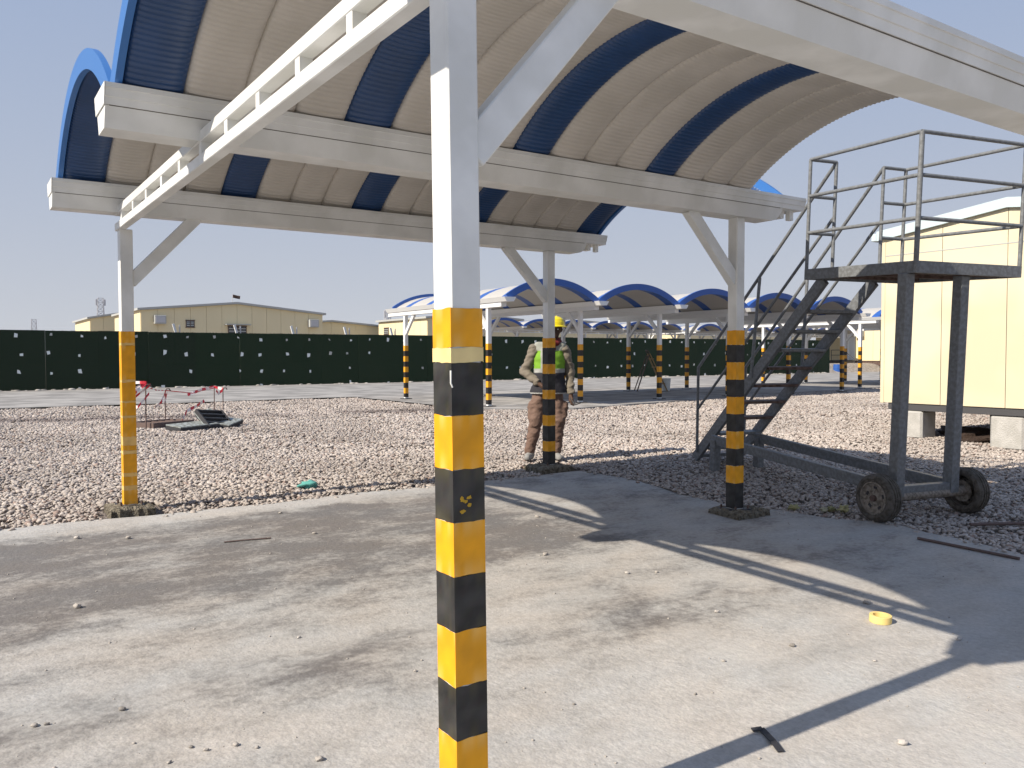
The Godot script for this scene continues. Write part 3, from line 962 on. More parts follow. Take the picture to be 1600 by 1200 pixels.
# ------------------------------------------------------------------ mobile stairs
func build_stairs() -> void:
	var o := thing("mobile_stair_platform", "grey steel mobile boarding stairs with railed platform on two wheels", "access stairs")
	o.transform = Transform3D(Basis.from_euler(Vector3(0.041, -0.216, 0.0), EULER_ORDER_YXZ), Vector3(5.393, -0.124, -1.893))
	var g: StandardMaterial3D = M.grey_steel
	var hd := 2.075
	var wd := 0.63
	# legs on the axle and short feet at the stair foot
	for v in [0.0, wd]:
		box("leg", Vector3(0.095, hd - 0.2, 0.095), Vector3(v, (hd + 0.2) * 0.5, 0), g, o, 0.005)
		box("foot", Vector3(0.09, 0.36, 0.09), Vector3(v * 0.96, 0.165, -2.55), g, o, 0.005)
		bar("base_rail", Vector3(v * 0.96, 0.335, -2.6), Vector3(v, 0.26, -0.05), 0.06, 0.1, g, o, 0.004)
	box("cross_rail", Vector3(wd - 0.09, 0.07, 0.07), Vector3(wd * 0.5, 0.255, 0), g, o, 0.004)
	var st := begin()
	add_tube(st, [Vector3(-0.2, 0.203, 0.0), Vector3(wd + 0.2, 0.203, 0.0)], 0.045, 10)
	mi("axle", st.commit(), M.rim, o)
	# wheels: tyre with tread grooves, pressed rim with holes
	for s in [-1, 1]:
		var cx: float = -0.19 if s < 0 else wd + 0.19
		var wh := Node3D.new()
		wh.name = "wheel"
		o.add_child(wh, true)
		wh.transform = Transform3D(Basis(Vector3(0, 0, 1), -PI * 0.5 * s), Vector3(cx, 0.203, 0))
		st = begin()
		lathe(st, [Vector2(0.132, -0.055), Vector2(0.142, -0.068), Vector2(0.165, -0.074), Vector2(0.188, -0.064), Vector2(0.199, -0.045), Vector2(0.2025, -0.03), Vector2(0.196, -0.028), Vector2(0.196, -0.022), Vector2(0.203, -0.02), Vector2(0.2035, -0.003), Vector2(0.196, -0.001), Vector2(0.196, 0.004), Vector2(0.2035, 0.006), Vector2(0.203, 0.022), Vector2(0.196, 0.024), Vector2(0.196, 0.03), Vector2(0.2025, 0.032), Vector2(0.199, 0.047), Vector2(0.188, 0.064), Vector2(0.165, 0.074), Vector2(0.142, 0.068), Vector2(0.132, 0.055)], 40)
		mi("tyre", st.commit(), M.rubber, wh)
		st = begin()
		lathe(st, [Vector2(0.131, -0.056), Vector2(0.138, 0.066), Vector2(0.128, 0.069), Vector2(0.123, 0.05), Vector2(0.105, 0.042), Vector2(0.066, 0.034), Vector2(0.05, 0.046), Vector2(0.0, 0.048)], 32)
		lathe(st, [Vector2(0.095, -0.05), Vector2(0.06, -0.04), Vector2(0.0, -0.04)], 24)
		mi("rim", st.commit(), M.rim, wh)
		st = begin()
		for k in 5:
			var an := TAU * k / 5.0
			add_box(st, Vector3(0.034, 0.006, 0.02), Transform3D(Basis(Vector3.UP, -an + PI * 0.5), Vector3(cos(an) * 0.088, 0.0395, sin(an) * 0.088)))
		mi("rim_holes", st.commit(), M.dark, wh)
		st = begin()
		add_tube(st, [Vector3(0, 0.045, 0), Vector3(0, 0.075, 0)], 0.026, 12)
		mi("hub_cap", st.commit(), M.rusty, wh)
	# deck
	var v0 := -0.027
	var v1 := 1.207
	var u0 := -1.17
	var u1 := 0.104
	var t := 0.1
	var deck := box("deck", Vector3(v1 - v0 - 0.05, 0.03, u1 - u0 - 0.05), Vector3((v0 + v1) * 0.5, hd + t - 0.02, (u0 + u1) * 0.5), g, o, 0.002)
	for k in 3:
		box("deck_joist", Vector3(v1 - v0 - 0.06, 0.05, 0.04), Vector3(0, -0.045, -0.42 + 0.42 * k), M.rusty, deck, 0.002)
	box("deck_edge", Vector3(v1 - v0, t, 0.03), Vector3((v0 + v1) * 0.5, hd + t * 0.5, u1), g, o, 0.003)
	box("deck_edge", Vector3(v1 - v0, t, 0.03), Vector3((v0 + v1) * 0.5, hd + t * 0.5, u0), g, o, 0.003)
	box("deck_edge", Vector3(0.03, t, u1 - u0 - 0.034), Vector3(v0 + 0.014, hd + t * 0.5, (u0 + u1) * 0.5), g, o, 0.003)
	box("deck_edge", Vector3(0.03, t, u1 - u0 - 0.034), Vector3(v1 - 0.014, hd + t * 0.5, (u0 + u1) * 0.5), g, o, 0.003)
	# railing
	var yb := hd + t
	var hr := 1.036
	var sv := [0.30, 0.90]
	for c in [[v0 + 0.014, u1], [v0 + 0.014, u0], [v1 - 0.014, u1], [v1 - 0.014, u0], [sv[0], u0], [sv[1], u0]]:
		tube("rail_post", [Vector3(c[0], yb - 0.05, c[1]), Vector3(c[0], yb + hr, c[1])], 0.021 if c[1] > 0.0 and c[0] < 0.0 else 0.017, g, o)
	for lev in [1.0, 0.667, 0.333]:
		var y: float = yb + hr * lev
		tube("rail", [Vector3(v0 + 0.014, y, u1), Vector3(v0 + 0.014, y, u0)], 0.017, g, o)
		tube("rail", [Vector3(v0 + 0.014, y, u1), Vector3(v1 - 0.014, y, u1)], 0.017, g, o)
		tube("rail", [Vector3(v1 - 0.014, y, u0), Vector3(v1 - 0.014, y, u1)], 0.017, g, o)
		tube("rail", [Vector3(v0 + 0.014, y, u0), Vector3(sv[0], y, u0)], 0.017, g, o)
		tube("rail", [Vector3(sv[1], y, u0), Vector3(v1 - 0.014, y, u0)], 0.017, g, o)
	# flight of stairs
	var sl := [0.2, 0.83]
	for v in sl:
		bar("stringer", Vector3(v, 0.02, -3.22), Vector3(v, 2.09, -1.16), 0.045, 0.12, g, o, 0.003)
	for k in 9:
		var y := 0.16 + 0.203 * k
		var u := -3.22 + (y - 0.02) * 2.06 / 2.07 + 0.02
		var tr := box("tread", Vector3(sl[1] - sl[0] - 0.046, 0.03, 0.19), Vector3((sl[0] + sl[1]) * 0.5, y, u), g if k > 5 or k < 2 else M.rusty, o, 0.003)
		box("tread_lip", Vector3(sl[1] - sl[0] - 0.05, 0.04, 0.012), Vector3(0, -0.008, -0.1), g, tr, 0.002)
	box("foot_bar", Vector3(sl[1] - sl[0] - 0.05, 0.04, 0.05), Vector3((sl[0] + sl[1]) * 0.5, 0.05, -3.16), g, o, 0.003)
	for e in [[sl[0] - 0.03, sv[0]], [sl[1] + 0.03, sv[1]]]:
		var v: float = e[0]
		var lo := Vector3(v, 1.12, -3.17)
		var hi := Vector3(e[1], yb + hr, u0)
		tube("handrail", [Vector3(v, 0.1, -3.15), lo, hi], 0.018, g, o)
		tube("handrail", [Vector3(v, 0.62, -3.16), Vector3(e[1], yb + hr * 0.5, u0)], 0.016, g, o)
		tube("handrail_post", [Vector3(v, 1.06, -2.18), Vector3(lerpf(v, e[1], 0.5), 2.15, -2.17)], 0.018, g, o)

# ------------------------------------------------------------------ site cabin on blocks
func wall_panels(o: Node3D, x: float, z0: float, z1: float, y0: float, ytop: Callable, w: float, m: Material, gap := 0.012) -> void:
	# sandwich panels standing side by side on a face x = const (normal -x)
	var n := int(round(absf(z1 - z0) / w))
	for k in n:
		var a := lerpf(z0, z1, float(k) / n) + gap * 0.5
		var b := lerpf(z0, z1, float(k + 1) / n) - gap * 0.5
		var st := begin()
		var poly := PackedVector2Array([Vector2(a, y0), Vector2(b, y0), Vector2(b, ytop.call(b)), Vector2(a, ytop.call(a))])
		extrude(st, poly, 0.0, 0.05, func(p, t): return Vector3(x + t, p.y, p.x))
		mi("wall_panel", st.commit(), m, o)

func build_cabin() -> void:
	var o := thing("site_cabin", "cream panelled site cabin with pale blue roof edge, raised on concrete blocks", "cabin", Vector3(11.1, 0, 0))
	var zf := -5.52
	var ridge := -3.67
	var zn := ridge * 2.0 - zf
	var eave := 3.10
	var peak := 3.34
	var yt := func(z): return lerpf(eave, peak, 1.0 - absf(z - ridge) / (ridge - zf))
	# gable split at the middle so the ridge line stays
	wall_panels(o, 0.0, zf, ridge, 0.52, yt, 1.22, M.wall_cream, 0.008)
	wall_panels(o, 0.0, ridge, zn, 0.52, yt, 1.22, M.wall_cream, 0.008)
	# upper joint
	var dep := 9.0
	var st := begin()
	extrude(st, PackedVector2Array([Vector2(zf + 0.03, 0.53), Vector2(zn - 0.03, 0.53), Vector2(zn - 0.03, eave - 0.02), Vector2(ridge, peak - 0.02), Vector2(zf + 0.03, eave - 0.02)]), 0.045, dep, func(p, t): return Vector3(t, p.y, p.x))
	mi("shell", st.commit(), M.wall_cream, o)
	box("joint_strip", Vector3(0.006, 0.016, zn - zf - 0.02), Vector3(-0.001, 2.84, (zf + zn) * 0.5), M.roof_grey, o, 0.0)
	for z in [zf, zn]:
		for k in 7:
			box("wall_panel", Vector3(1.24, eave - 0.54, 0.05), Vector3(0.66 + 1.25 * k, (eave + 0.52) * 0.5, z + (0.0 if z == zf else 0.0)), M.wall_cream, o, 0.002)
	box("corner_trim", Vector3(0.06, eave - 0.5, 0.06), Vector3(0.02, (eave + 0.52) * 0.5, zf - 0.012), M.wall_cream, o, 0.003)
	# sloping fascia and roof
	for s in [-1, 1]:
		var ze := zf - 0.11 if s < 0 else zn + 0.11
		st = begin()
		var ye := eave - 0.015
		extrude(st, PackedVector2Array([Vector2(ze, ye), Vector2(ridge, peak - 0.005), Vector2(ridge, peak + 0.135), Vector2(ze, ye + 0.15)]), -0.06, -0.012, func(p, t): return Vector3(t, p.y, p.x))
		mi("fascia", st.commit(), M.fascia, o)
		st = begin()
		extrude(st, PackedVector2Array([Vector2(ze, ye + 0.08), Vector2(ridge, peak + 0.075), Vector2(ridge, peak + 0.125), Vector2(ze, ye + 0.14)]), -0.011, dep + 0.1, func(p, t): return Vector3(t, p.y, p.x))
		mi("roof", st.commit(), M.roof_grey, o)
		box("eave_gutter", Vector3(dep + 0.1, 0.12, 0.09), Vector3(dep * 0.5 - 0.02, ye + 0.06, ze - 0.04 * s * -1.0), M.fascia, o, 0.008)
	# chassis
	box("chassis_beam", Vector3(0.08, 0.105, zn - zf - 0.1), Vector3(0.06, 0.462, (zf + zn) * 0.5 + 0.03), M.chassis, o, 0.004)
	for z in [zf + 0.07, zn - 0.07]:
		box("chassis_beam", Vector3(dep, 0.1, 0.07), Vector3(dep * 0.5 + 0.1, 0.46, z), M.chassis, o, 0.004)
	for k in 5:
		box("chassis_beam", Vector3(0.06, 0.09, zn - zf - 0.3), Vector3(1.2 + 1.7 * k, 0.46, (zf + zn) * 0.5), M.chassis, o, 0.003)
	# blocks: things of their own, the cabin rests on them
	var names := ["pale concrete block under the far left corner of the cream cabin", "large pale concrete block under the front edge of the cream cabin", "shaded concrete block deep under the cream cabin", "second shaded concrete block far under the cream cabin", "small shaded concrete block under the middle of the cream cabin"]
	var bl := [[11.32, -5.13, 0.42, 0.5], [11.34, -3.66, 0.42, 0.46], [13.3, -4.6, 0.4, 0.5], [14.6, -5.1, 0.4, 0.4], [12.7, -3.9, 0.4, 0.4]]
	for k in bl.size():
		var b: Array = bl[k]
		var g := H(b[0], b[1]) - 0.02
		top("concrete_block", bev(Vector3(b[2], 0.408 - g, b[3]), 0.03), M.concrete_block, Vector3(b[0], (0.408 + g) * 0.5, b[1]), names[k], "concrete block", "blocks under the cream cabin")
	top("paving_slab", bev(Vector3(0.75, 0.07, 0.42), 0.015), M.concrete_block, Vector3(11.62, H(0, -3.32) + 0.02, -3.3), "flat concrete slab lying beside the large block at the cabin", "slab", "", 0.3)
	# heap of dark soil and roots under the cabin
	rng.seed = 5
	st = begin()
	var lm := lump(71, Vector3(0.85, 0.12, 0.42), 0.5, 8, 18)
	st.append_from(lm, 0, Transform3D())
	for k in 60:
		var a := Vector3(rng.randf_range(-0.8, 0.8), rng.randf_range(0.02, 0.1), rng.randf_range(-0.35, 0.35))
		add_tube(st, [a, a + Vector3(rng.randf_range(-0.15, 0.15), rng.randf_range(-0.04, 0.08), rng.randf_range(-0.15, 0.15))], 0.006, 5)
	top("soil_heap", st.commit(), M.soil, Vector3(12.0, 0.0, -4.55), "low heap of dark soil and roots under the cream cabin", "soil heap", "", 0.9)

# ------------------------------------------------------------------ fence
func build_fence() -> void:
	var o := thing("fence", "long dark green artificial grass fence with white patches behind the road", "fence", Vector3(0, 0, -37.3))
	var turf := relief(mat(Color(0.010, 0.038, 0.0125), 1.0, noise_tex(51, 0.12, Color(0.5, 0.55, 0.5), Color(1, 1, 1), 512, 3, 0.3, 0.7), 0.5), bump_tex(52, 0.2, 512, 2), 2.0)
	var turf2 := turf.duplicate() as StandardMaterial3D
	turf2.albedo_color = Color(0.012, 0.047, 0.0135).linear_to_srgb()
	rng.seed = 12
	var x := -12.0
	while x < 55.5:
		var w := minf(2.0, 55.5 - x)
		var h := 2.36 + rng.randf_range(-0.015, 0.015) + 0.05 * smoothstep(30.0, 50.0, x)
		box("turf_panel", Vector3(w - 0.006, h + 0.3, 0.05), Vector3(x + w * 0.5, (h - 0.3) * 0.5, rng.randf_range(-0.02, 0.02)), turf if x < 7.0 else turf2, o, 0.0)
		x += w
	# ragged blades along the upper edge
	var st := begin()
	for k in 2600:
		var px := rng.randf_range(-12.0, 55.5)
		var a := Vector3(px, 2.34 + 0.05 * smoothstep(30.0, 50.0, px), rng.randf_range(-0.02, 0.02))
		var d := Vector3(rng.randf_range(-0.03, 0.03), rng.randf_range(0.02, 0.05), rng.randf_range(-0.03, 0.03))
		face(st, [a - Vector3(0.012, 0, 0), a + Vector3(0.012, 0, 0), a + d], a - Vector3(0, 0, 1))
	var blades := mi("turf_blades", st.commit(), turf2, o)
	blades.set_meta("kind", "stuff")
	# posts behind
	for k in 23:
		box("fence_post", Vector3(0.07, 2.4, 0.07), Vector3(-12.0 + 3.0 * k, 1.05, -0.09), M.chassis, o, 0.0)
	# white patches in columns
	var cols := []
	var px := -9.0
	while px < 55.0:
		cols.append(px)
		px += 1.09 + rng.randf_range(-0.13, 0.13)
	for c in cols:
		var rows := [2.13, 1.38, 0.6, -0.1]
		for y in rows:
			if y < 2.0 and rng.randf() < (0.2 if c < 14.0 else 0.42):
				continue
			var s := rng.randf_range(0.07, 0.145)
			var at := Vector3(c + rng.randf_range(-0.12, 0.12), y + rng.randf_range(-0.09, 0.07), 0.032)
			if y == rows[3] and rng.randf() < 0.3:
				continue
			var st2 := begin()
			var poly := PackedVector2Array()
			for q in [[-1, -1], [1, -1], [1, 1], [-1, 1]]:
				poly.append(Vector2(q[0] * s * 0.5 + rng.randf_range(-0.02, 0.02), q[1] * s * rng.randf_range(0.4, 0.75) + rng.randf_range(-0.02, 0.02)))
			extrude(st2, poly, 0.0, 0.012, func(p, t): return Vector3(p.x, p.y, t))
			mi("white_patch", st2.commit(), M.tag_white if rng.randf() < 0.72 else M.roof_grey, o, Transform3D(Basis(Vector3(0, 0, 1), rng.randf_range(-0.2, 0.2)), at))

func build_rubble() -> void:
	# pale spoil and litter along the foot of the fence
	rng.seed = 91
	var mm := MultiMesh.new()
	mm.transform_format = MultiMesh.TRANSFORM_3D
	mm.use_colors = true
	mm.mesh = lump(401, Vector3(1.0, 0.45, 0.6), 0.5, 5, 8)
	mm.instance_count = 420
	for k in 420:
		var x := rng.randf_range(-10.0, 55.0)
		var z := -37.2 + absf(rng.randfn(0.0, 0.22))
		var r := 0.03 + 0.13 * pow(rng.randf(), 3.0)
		mm.set_instance_transform(k, Transform3D(Basis(Vector3.UP, rng.randf() * TAU).scaled(Vector3.ONE * r), Vector3(x, H(x, z) + 0.01, z)))
		mm.set_instance_color(k, Color(0.5, 0.48, 0.45).lerp(Color(0.2, 0.19, 0.17), rng.randf()))
	var o := MultiMeshInstance3D.new()
	o.name = numbered("rubble")
	o.multimesh = mm
	o.material_override = vcol(0.95)
	add_child(o)
	tag(o, "low line of pale rubble and litter along the foot of the green fence", "rubble")
	o.set_meta("kind", "stuff")

# ------------------------------------------------------------------ buildings beyond
func window(o: Node3D, at: Vector3, w: float, h: float, turn := 0.0) -> void:
	var f := Node3D.new()
	f.name = "window"
	o.add_child(f, true)
	f.transform = Transform3D(Basis(Vector3.UP, turn), at)
	box("pane", Vector3(w, h, 0.02), Vector3(0, 0, 0.012), M.glass, f, 0.0)
	box("frame", Vector3(w + 0.1, 0.06, 0.07), Vector3(0, h * 0.5, 0.03), M.rusty, f, 0.0)
	box("frame", Vector3(w + 0.1, 0.06, 0.07), Vector3(0, -h * 0.5, 0.03), M.rusty, f, 0.0)
	for s in [-1, 0, 1]:
		box("frame", Vector3(0.05, h - 0.06, 0.06), Vector3(s * w * 0.5, 0, 0.03), M.rusty, f, 0.0)
	for k in 3:
		box("bar", Vector3(w - 0.05, 0.03, 0.03), Vector3(0, -h * 0.25 + h * 0.25 * k, 0.04), M.tag_white, f, 0.0)

func cooler(o: Node3D, at: Vector3, turn := 0.0) -> void:
	var a := box("air_conditioner", Vector3(0.75, 0.6, 0.45), at, M.roof_grey, o, 0.02, Basis(Vector3.UP, turn))
	box("grille", Vector3(0.6, 0.42, 0.02), Vector3(0, 0, 0.232), M.tower, a, 0.0)

func shed(called: String, label: String, at: Vector3, w: float, d: float, eave: float, peak: float, base := 0.5) -> Node3D:
	# at = near left corner of the gable (+z face), gable along x, running back in -z
	var o := thing(called, label, "building", at)
	var half := w * 0.5
	var n := maxi(2, int(round(half / 1.2)))
	for s in 2:
		for k in n:
			var a := half * (s + float(k) / n) + 0.008
			var b := half * (s + float(k + 1) / n) - 0.008
			var ya := lerpf(eave, peak, 1.0 - absf(a - half) / half)
			var yb := lerpf(eave, peak, 1.0 - absf(b - half) / half)
			var st := begin()
			extrude(st, PackedVector2Array([Vector2(a, base), Vector2(b, base), Vector2(b, yb), Vector2(a, ya)]), -0.06, 0.0, func(p, t): return Vector3(p.x, p.y, t))
			mi("wall_panel", st.commit(), M.wall_cream_far, o)
	var m := maxi(2, int(round(d / 1.2)))
	for k in m:
		for x in [0.0, w]:
			box("wall_panel", Vector3(0.06, eave - base, d / m - 0.016), Vector3(x, (eave + base) * 0.5, -0.03 - d * (k + 0.5) / m), M.wall_cream_far, o, 0.0)
	var st2 := begin()
	extrude(st2, PackedVector2Array([Vector2(0.04, base), Vector2(w - 0.04, base), Vector2(w - 0.04, eave - 0.03), Vector2(half, peak - 0.03), Vector2(0.04, eave - 0.03)]), -d, -0.07, func(p, t): return Vector3(p.x, p.y, t))
	mi("shell", st2.commit(), M.wall_cream_far, o)
	for s in [-1, 1]:
		var xe: float = half + s * (half + 0.25)
		var ye := eave - 0.25 * (peak - eave) / half
		st2 = begin()
		extrude(st2, PackedVector2Array([Vector2(half, peak + 0.01), Vector2(xe, ye + 0.01), Vector2(xe, ye + 0.16), Vector2(half, peak + 0.16)]), -d - 0.2, 0.2, func(p, t): return Vector3(p.x, p.y, t))
		mi("roof", st2.commit(), M.roof_grey, o)
	box("base_skirt", Vector3(w - 0.1, base + 0.3, d - 0.2), Vector3(half, base * 0.5 - 0.15, -d * 0.5), M.rusty, o, 0.0)
	return o

func build_buildings() -> void:
	var b := shed("site_building", "large cream gabled building behind the fence with a small flag on its ridge", Vector3(9.7, 0.5, -60), 13.2, 11.0, 4.0, 4.62)
	window(b, Vector3(3.27, 3.1, 0.0), 0.55, 0.5)
	window(b, Vector3(6.6, 2.62, 0.0), 1.3, 0.75)
	box("canopy", Vector3(1.8, 0.06, 0.5), Vector3(6.6, 3.1, 0.25), M.roof_grey, b, 0.0)
	cooler(b, Vector3(1.2, 3.35, 0.22))
	cooler(b, Vector3(12.4, 3.3, 0.22))
	var st := begin()
	add_tube(st, [Vector3(6.35, 4.7, -0.3), Vector3(6.38, 5.35, -0.3)], 0.025, 6)
	mi("flag_pole", st.commit(), M.tower, b)
	st = begin()
	for k in 5:
		var a := Vector3(6.38 + 0.11 * k, 5.35 - 0.02 * k, -0.3 + 0.05 * sin(k * 1.7))
		var c := Vector3(6.38 + 0.11 * (k + 1), 5.35 - 0.02 * (k + 1), -0.3 + 0.05 * sin((k + 1) * 1.7))
		face(st, [a, c, c - Vector3(0.03, 0.24, 0), a - Vector3(0.03, 0.24, 0)], a - Vector3(0, 0, 1))
		face(st, [a, c, c - Vector3(0.03, 0.24, 0), a - Vector3(0.03, 0.24, 0)], a + Vector3(0, 0, 1))
	mi("flag", st.commit(), M.rusty, b)
	shed("site_building", "cream building at the far left behind the fence, beside a lattice mast", Vector3(8.4, 0.5, -75), 6.0, 10.0, 3.95, 4.5)
	shed("site_building", "low shaded cream building between the gabled hall and the sunlit cabin", Vector3(20.5, 0.5, -66.5), 11.5, 9.0, 3.3, 3.75)
	var c2 := shed("site_building", "cream cabin behind the fence with sunlit end wall, left of the striped post", Vector3(30.1, 0.5, -56), 9.0, 9.0, 3.75, 4.1)
	window(c2, Vector3(-0.04, 2.9, -7.4), 0.8, 0.6, -PI * 0.5)
	shed("site_building", "long cream building behind the carports above the fence, centre", Vector3(41.0, 0.5, -62), 20.0, 9.0, 3.5, 4.1)
	shed("site_building", "long cream building behind the carports above the fence, right", Vector3(64.0, 0.5, -62), 22.0, 9.0, 3.6, 4.2)
	var e := shed("site_building", "sunlit cream building beyond the right end of the green fence", Vector3(66.0, 0.0, -32.0), 12.0, 14.0, 4.6, 5.4, 0.75)
	window(e, Vector3(-0.04, 2.2, -6.3), 1.1, 1.3, -PI * 0.5)
	cooler(e, Vector3(-0.25, 3.2, -9.4), -PI * 0.5)
	box("door", Vector3(0.06, 2.1, 0.9), Vector3(-0.04, 1.85, -10.4), M.tag_white, e, 0.0)
	# entrance landing with rail and a blue drum beside it
	var s := thing("entrance_steps", "grey railed entrance steps at the far sunlit building", "steps", Vector3(64.6, -0.1, -42.4))
	for k in 4:
		box("step", Vector3(1.2, 0.2, 0.3), Vector3(0.4, 0.1 + 0.2 * k, 1.4 - 0.3 * k), M.chassis, s, 0.0)
	box("landing", Vector3(1.2, 0.12, 1.4), Vector3(0.4, 0.84, -0.3), M.chassis, s, 0.0)
	for q in [[-0.15, -0.9], [-0.15, 0.3], [-0.15, 1.4]]:
		tube("rail_post", [Vector3(q[0], 0.0, q[1]), Vector3(q[0], 1.8 if q[1] < 1.0 else 1.0, q[1])], 0.03, M.chassis, s, 6)
	tube("rail", [Vector3(-0.15, 1.8, -0.9), Vector3(-0.15, 1.8, 0.3), Vector3(-0.15, 1.0, 1.4)], 0.03, M.chassis, s, 6)
	tube("rail", [Vector3(-0.15, 1.35, -0.9), Vector3(-0.15, 1.35, 0.3)], 0.03, M.chassis, s, 6)
	st = begin()
	lathe(st, [Vector2(0.0, 0.0), Vector2(0.32, 0.0), Vector2(0.33, 0.3), Vector2(0.35, 0.32), Vector2(0.33, 0.34), Vector2(0.33, 0.62), Vector2(0.35, 0.64), Vector2(0.33, 0.66), Vector2(0.32, 0.95), Vector2(0.0, 0.95)], 16)
	top("drum", st.commit(), M.blue_far, Vector3(58.9, -0.45, -38.9), "blue drum at the right end of the green fence", "drum")
	# white diagonal struts poking up behind the fence
	rng.seed = 8
	var lx := [7.66, 10.58, 13.5, 16.45, 19.2]
	var nm := ["first white strut from the left leaning above the green fence", "white strut leaning above the fence in front of the hall window", "white strut leaning above the fence before the right half of the gabled hall", "white strut leaning above the fence before the low shaded building", "white strut leaning above the fence before the sunlit cabin wall"]
	for k in 5:
		var t := thing("strut", nm[k], "strut", Vector3(lx[k], 0.6, -40.2), 0.0, "white struts behind the fence")
		bar("pole", Vector3(0.0, 2.25, 0), Vector3(0.62, 0.0, 0), 0.1, 0.1, M.white_far, t, 0.0)
		bar("pole", Vector3(0.30, 2.2, 0), Vector3(0.30, 0.0, 0), 0.05, 0.05, M.tower, t, 0.0)

func mast(at: Vector3, h: float, w: float, label: String, panel: bool) -> void:
	var o := thing("lattice_mast", label, "mast", at)
	var st := begin()
	var n := int(h / 1.6)
	for s in [[-1, -1], [1, -1], [1, 1], [-1, 1]]:
		add_bar(st, Vector3(s[0] * w, 0, s[1] * w), Vector3(s[0] * w * 0.6, h, s[1] * w * 0.6), 0.16, 0.16)
	for k in n:
		var f0 := lerpf(1.0, 0.6, float(k) / n) * w
		var f1 := lerpf(1.0, 0.6, float(k + 1) / n) * w
		var y0 := h * k / n
		var y1 := h * (k + 1) / n
		for q in [[[-1, 1], [1, 1]], [[-1, -1], [1, -1]], [[-1, -1], [-1, 1]], [[1, -1], [1, 1]]]:
			var a := Vector3(q[0][0], 0, q[0][1])
			var b := Vector3(q[1][0], 0, q[1][1])
			add_bar(st, a * f0 + Vector3(0, y0, 0), b * f1 + Vector3(0, y1, 0), 0.09, 0.09)
			add_bar(st, b * f0 + Vector3(0, y0, 0), a * f1 + Vector3(0, y1, 0), 0.09, 0.09)
			add_bar(st, a * f1 + Vector3(0, y1, 0), b * f1 + Vector3(0, y1, 0), 0.09, 0.09)
	mi("lattice", st.commit(), M.tower, o)
	if panel:
		for s in [-1, 1]:
			box("antenna", Vector3(0.5, 2.2, 0.3), Vector3(s * (w * 0.6 + 0.5), h - 1.6, 0.4), M.tower, o, 0.0)

func build_masts() -> void:
	mast(Vector3(43.7, 0, -331), 22.5, 1.5, "pale lattice mast above the fence left of the orange post", true)
	mast(Vector3(23.5, 0, -345), 14.8, 1.2, "low lattice mast near the left edge of the photo", false)
	mast(Vector3(130.1, 0, -272), 18.0, 1.3, "lattice mast on the skyline left of the nearest post", true)

# ------------------------------------------------------------------ person (signed distance skin)
func smin(a: float, b: float, k: float) -> float:
	var h := clampf(0.5 + 0.5 * (b - a) / k, 0.0, 1.0)
	return lerpf(b, a, h) - k * h * (1.0 - h)

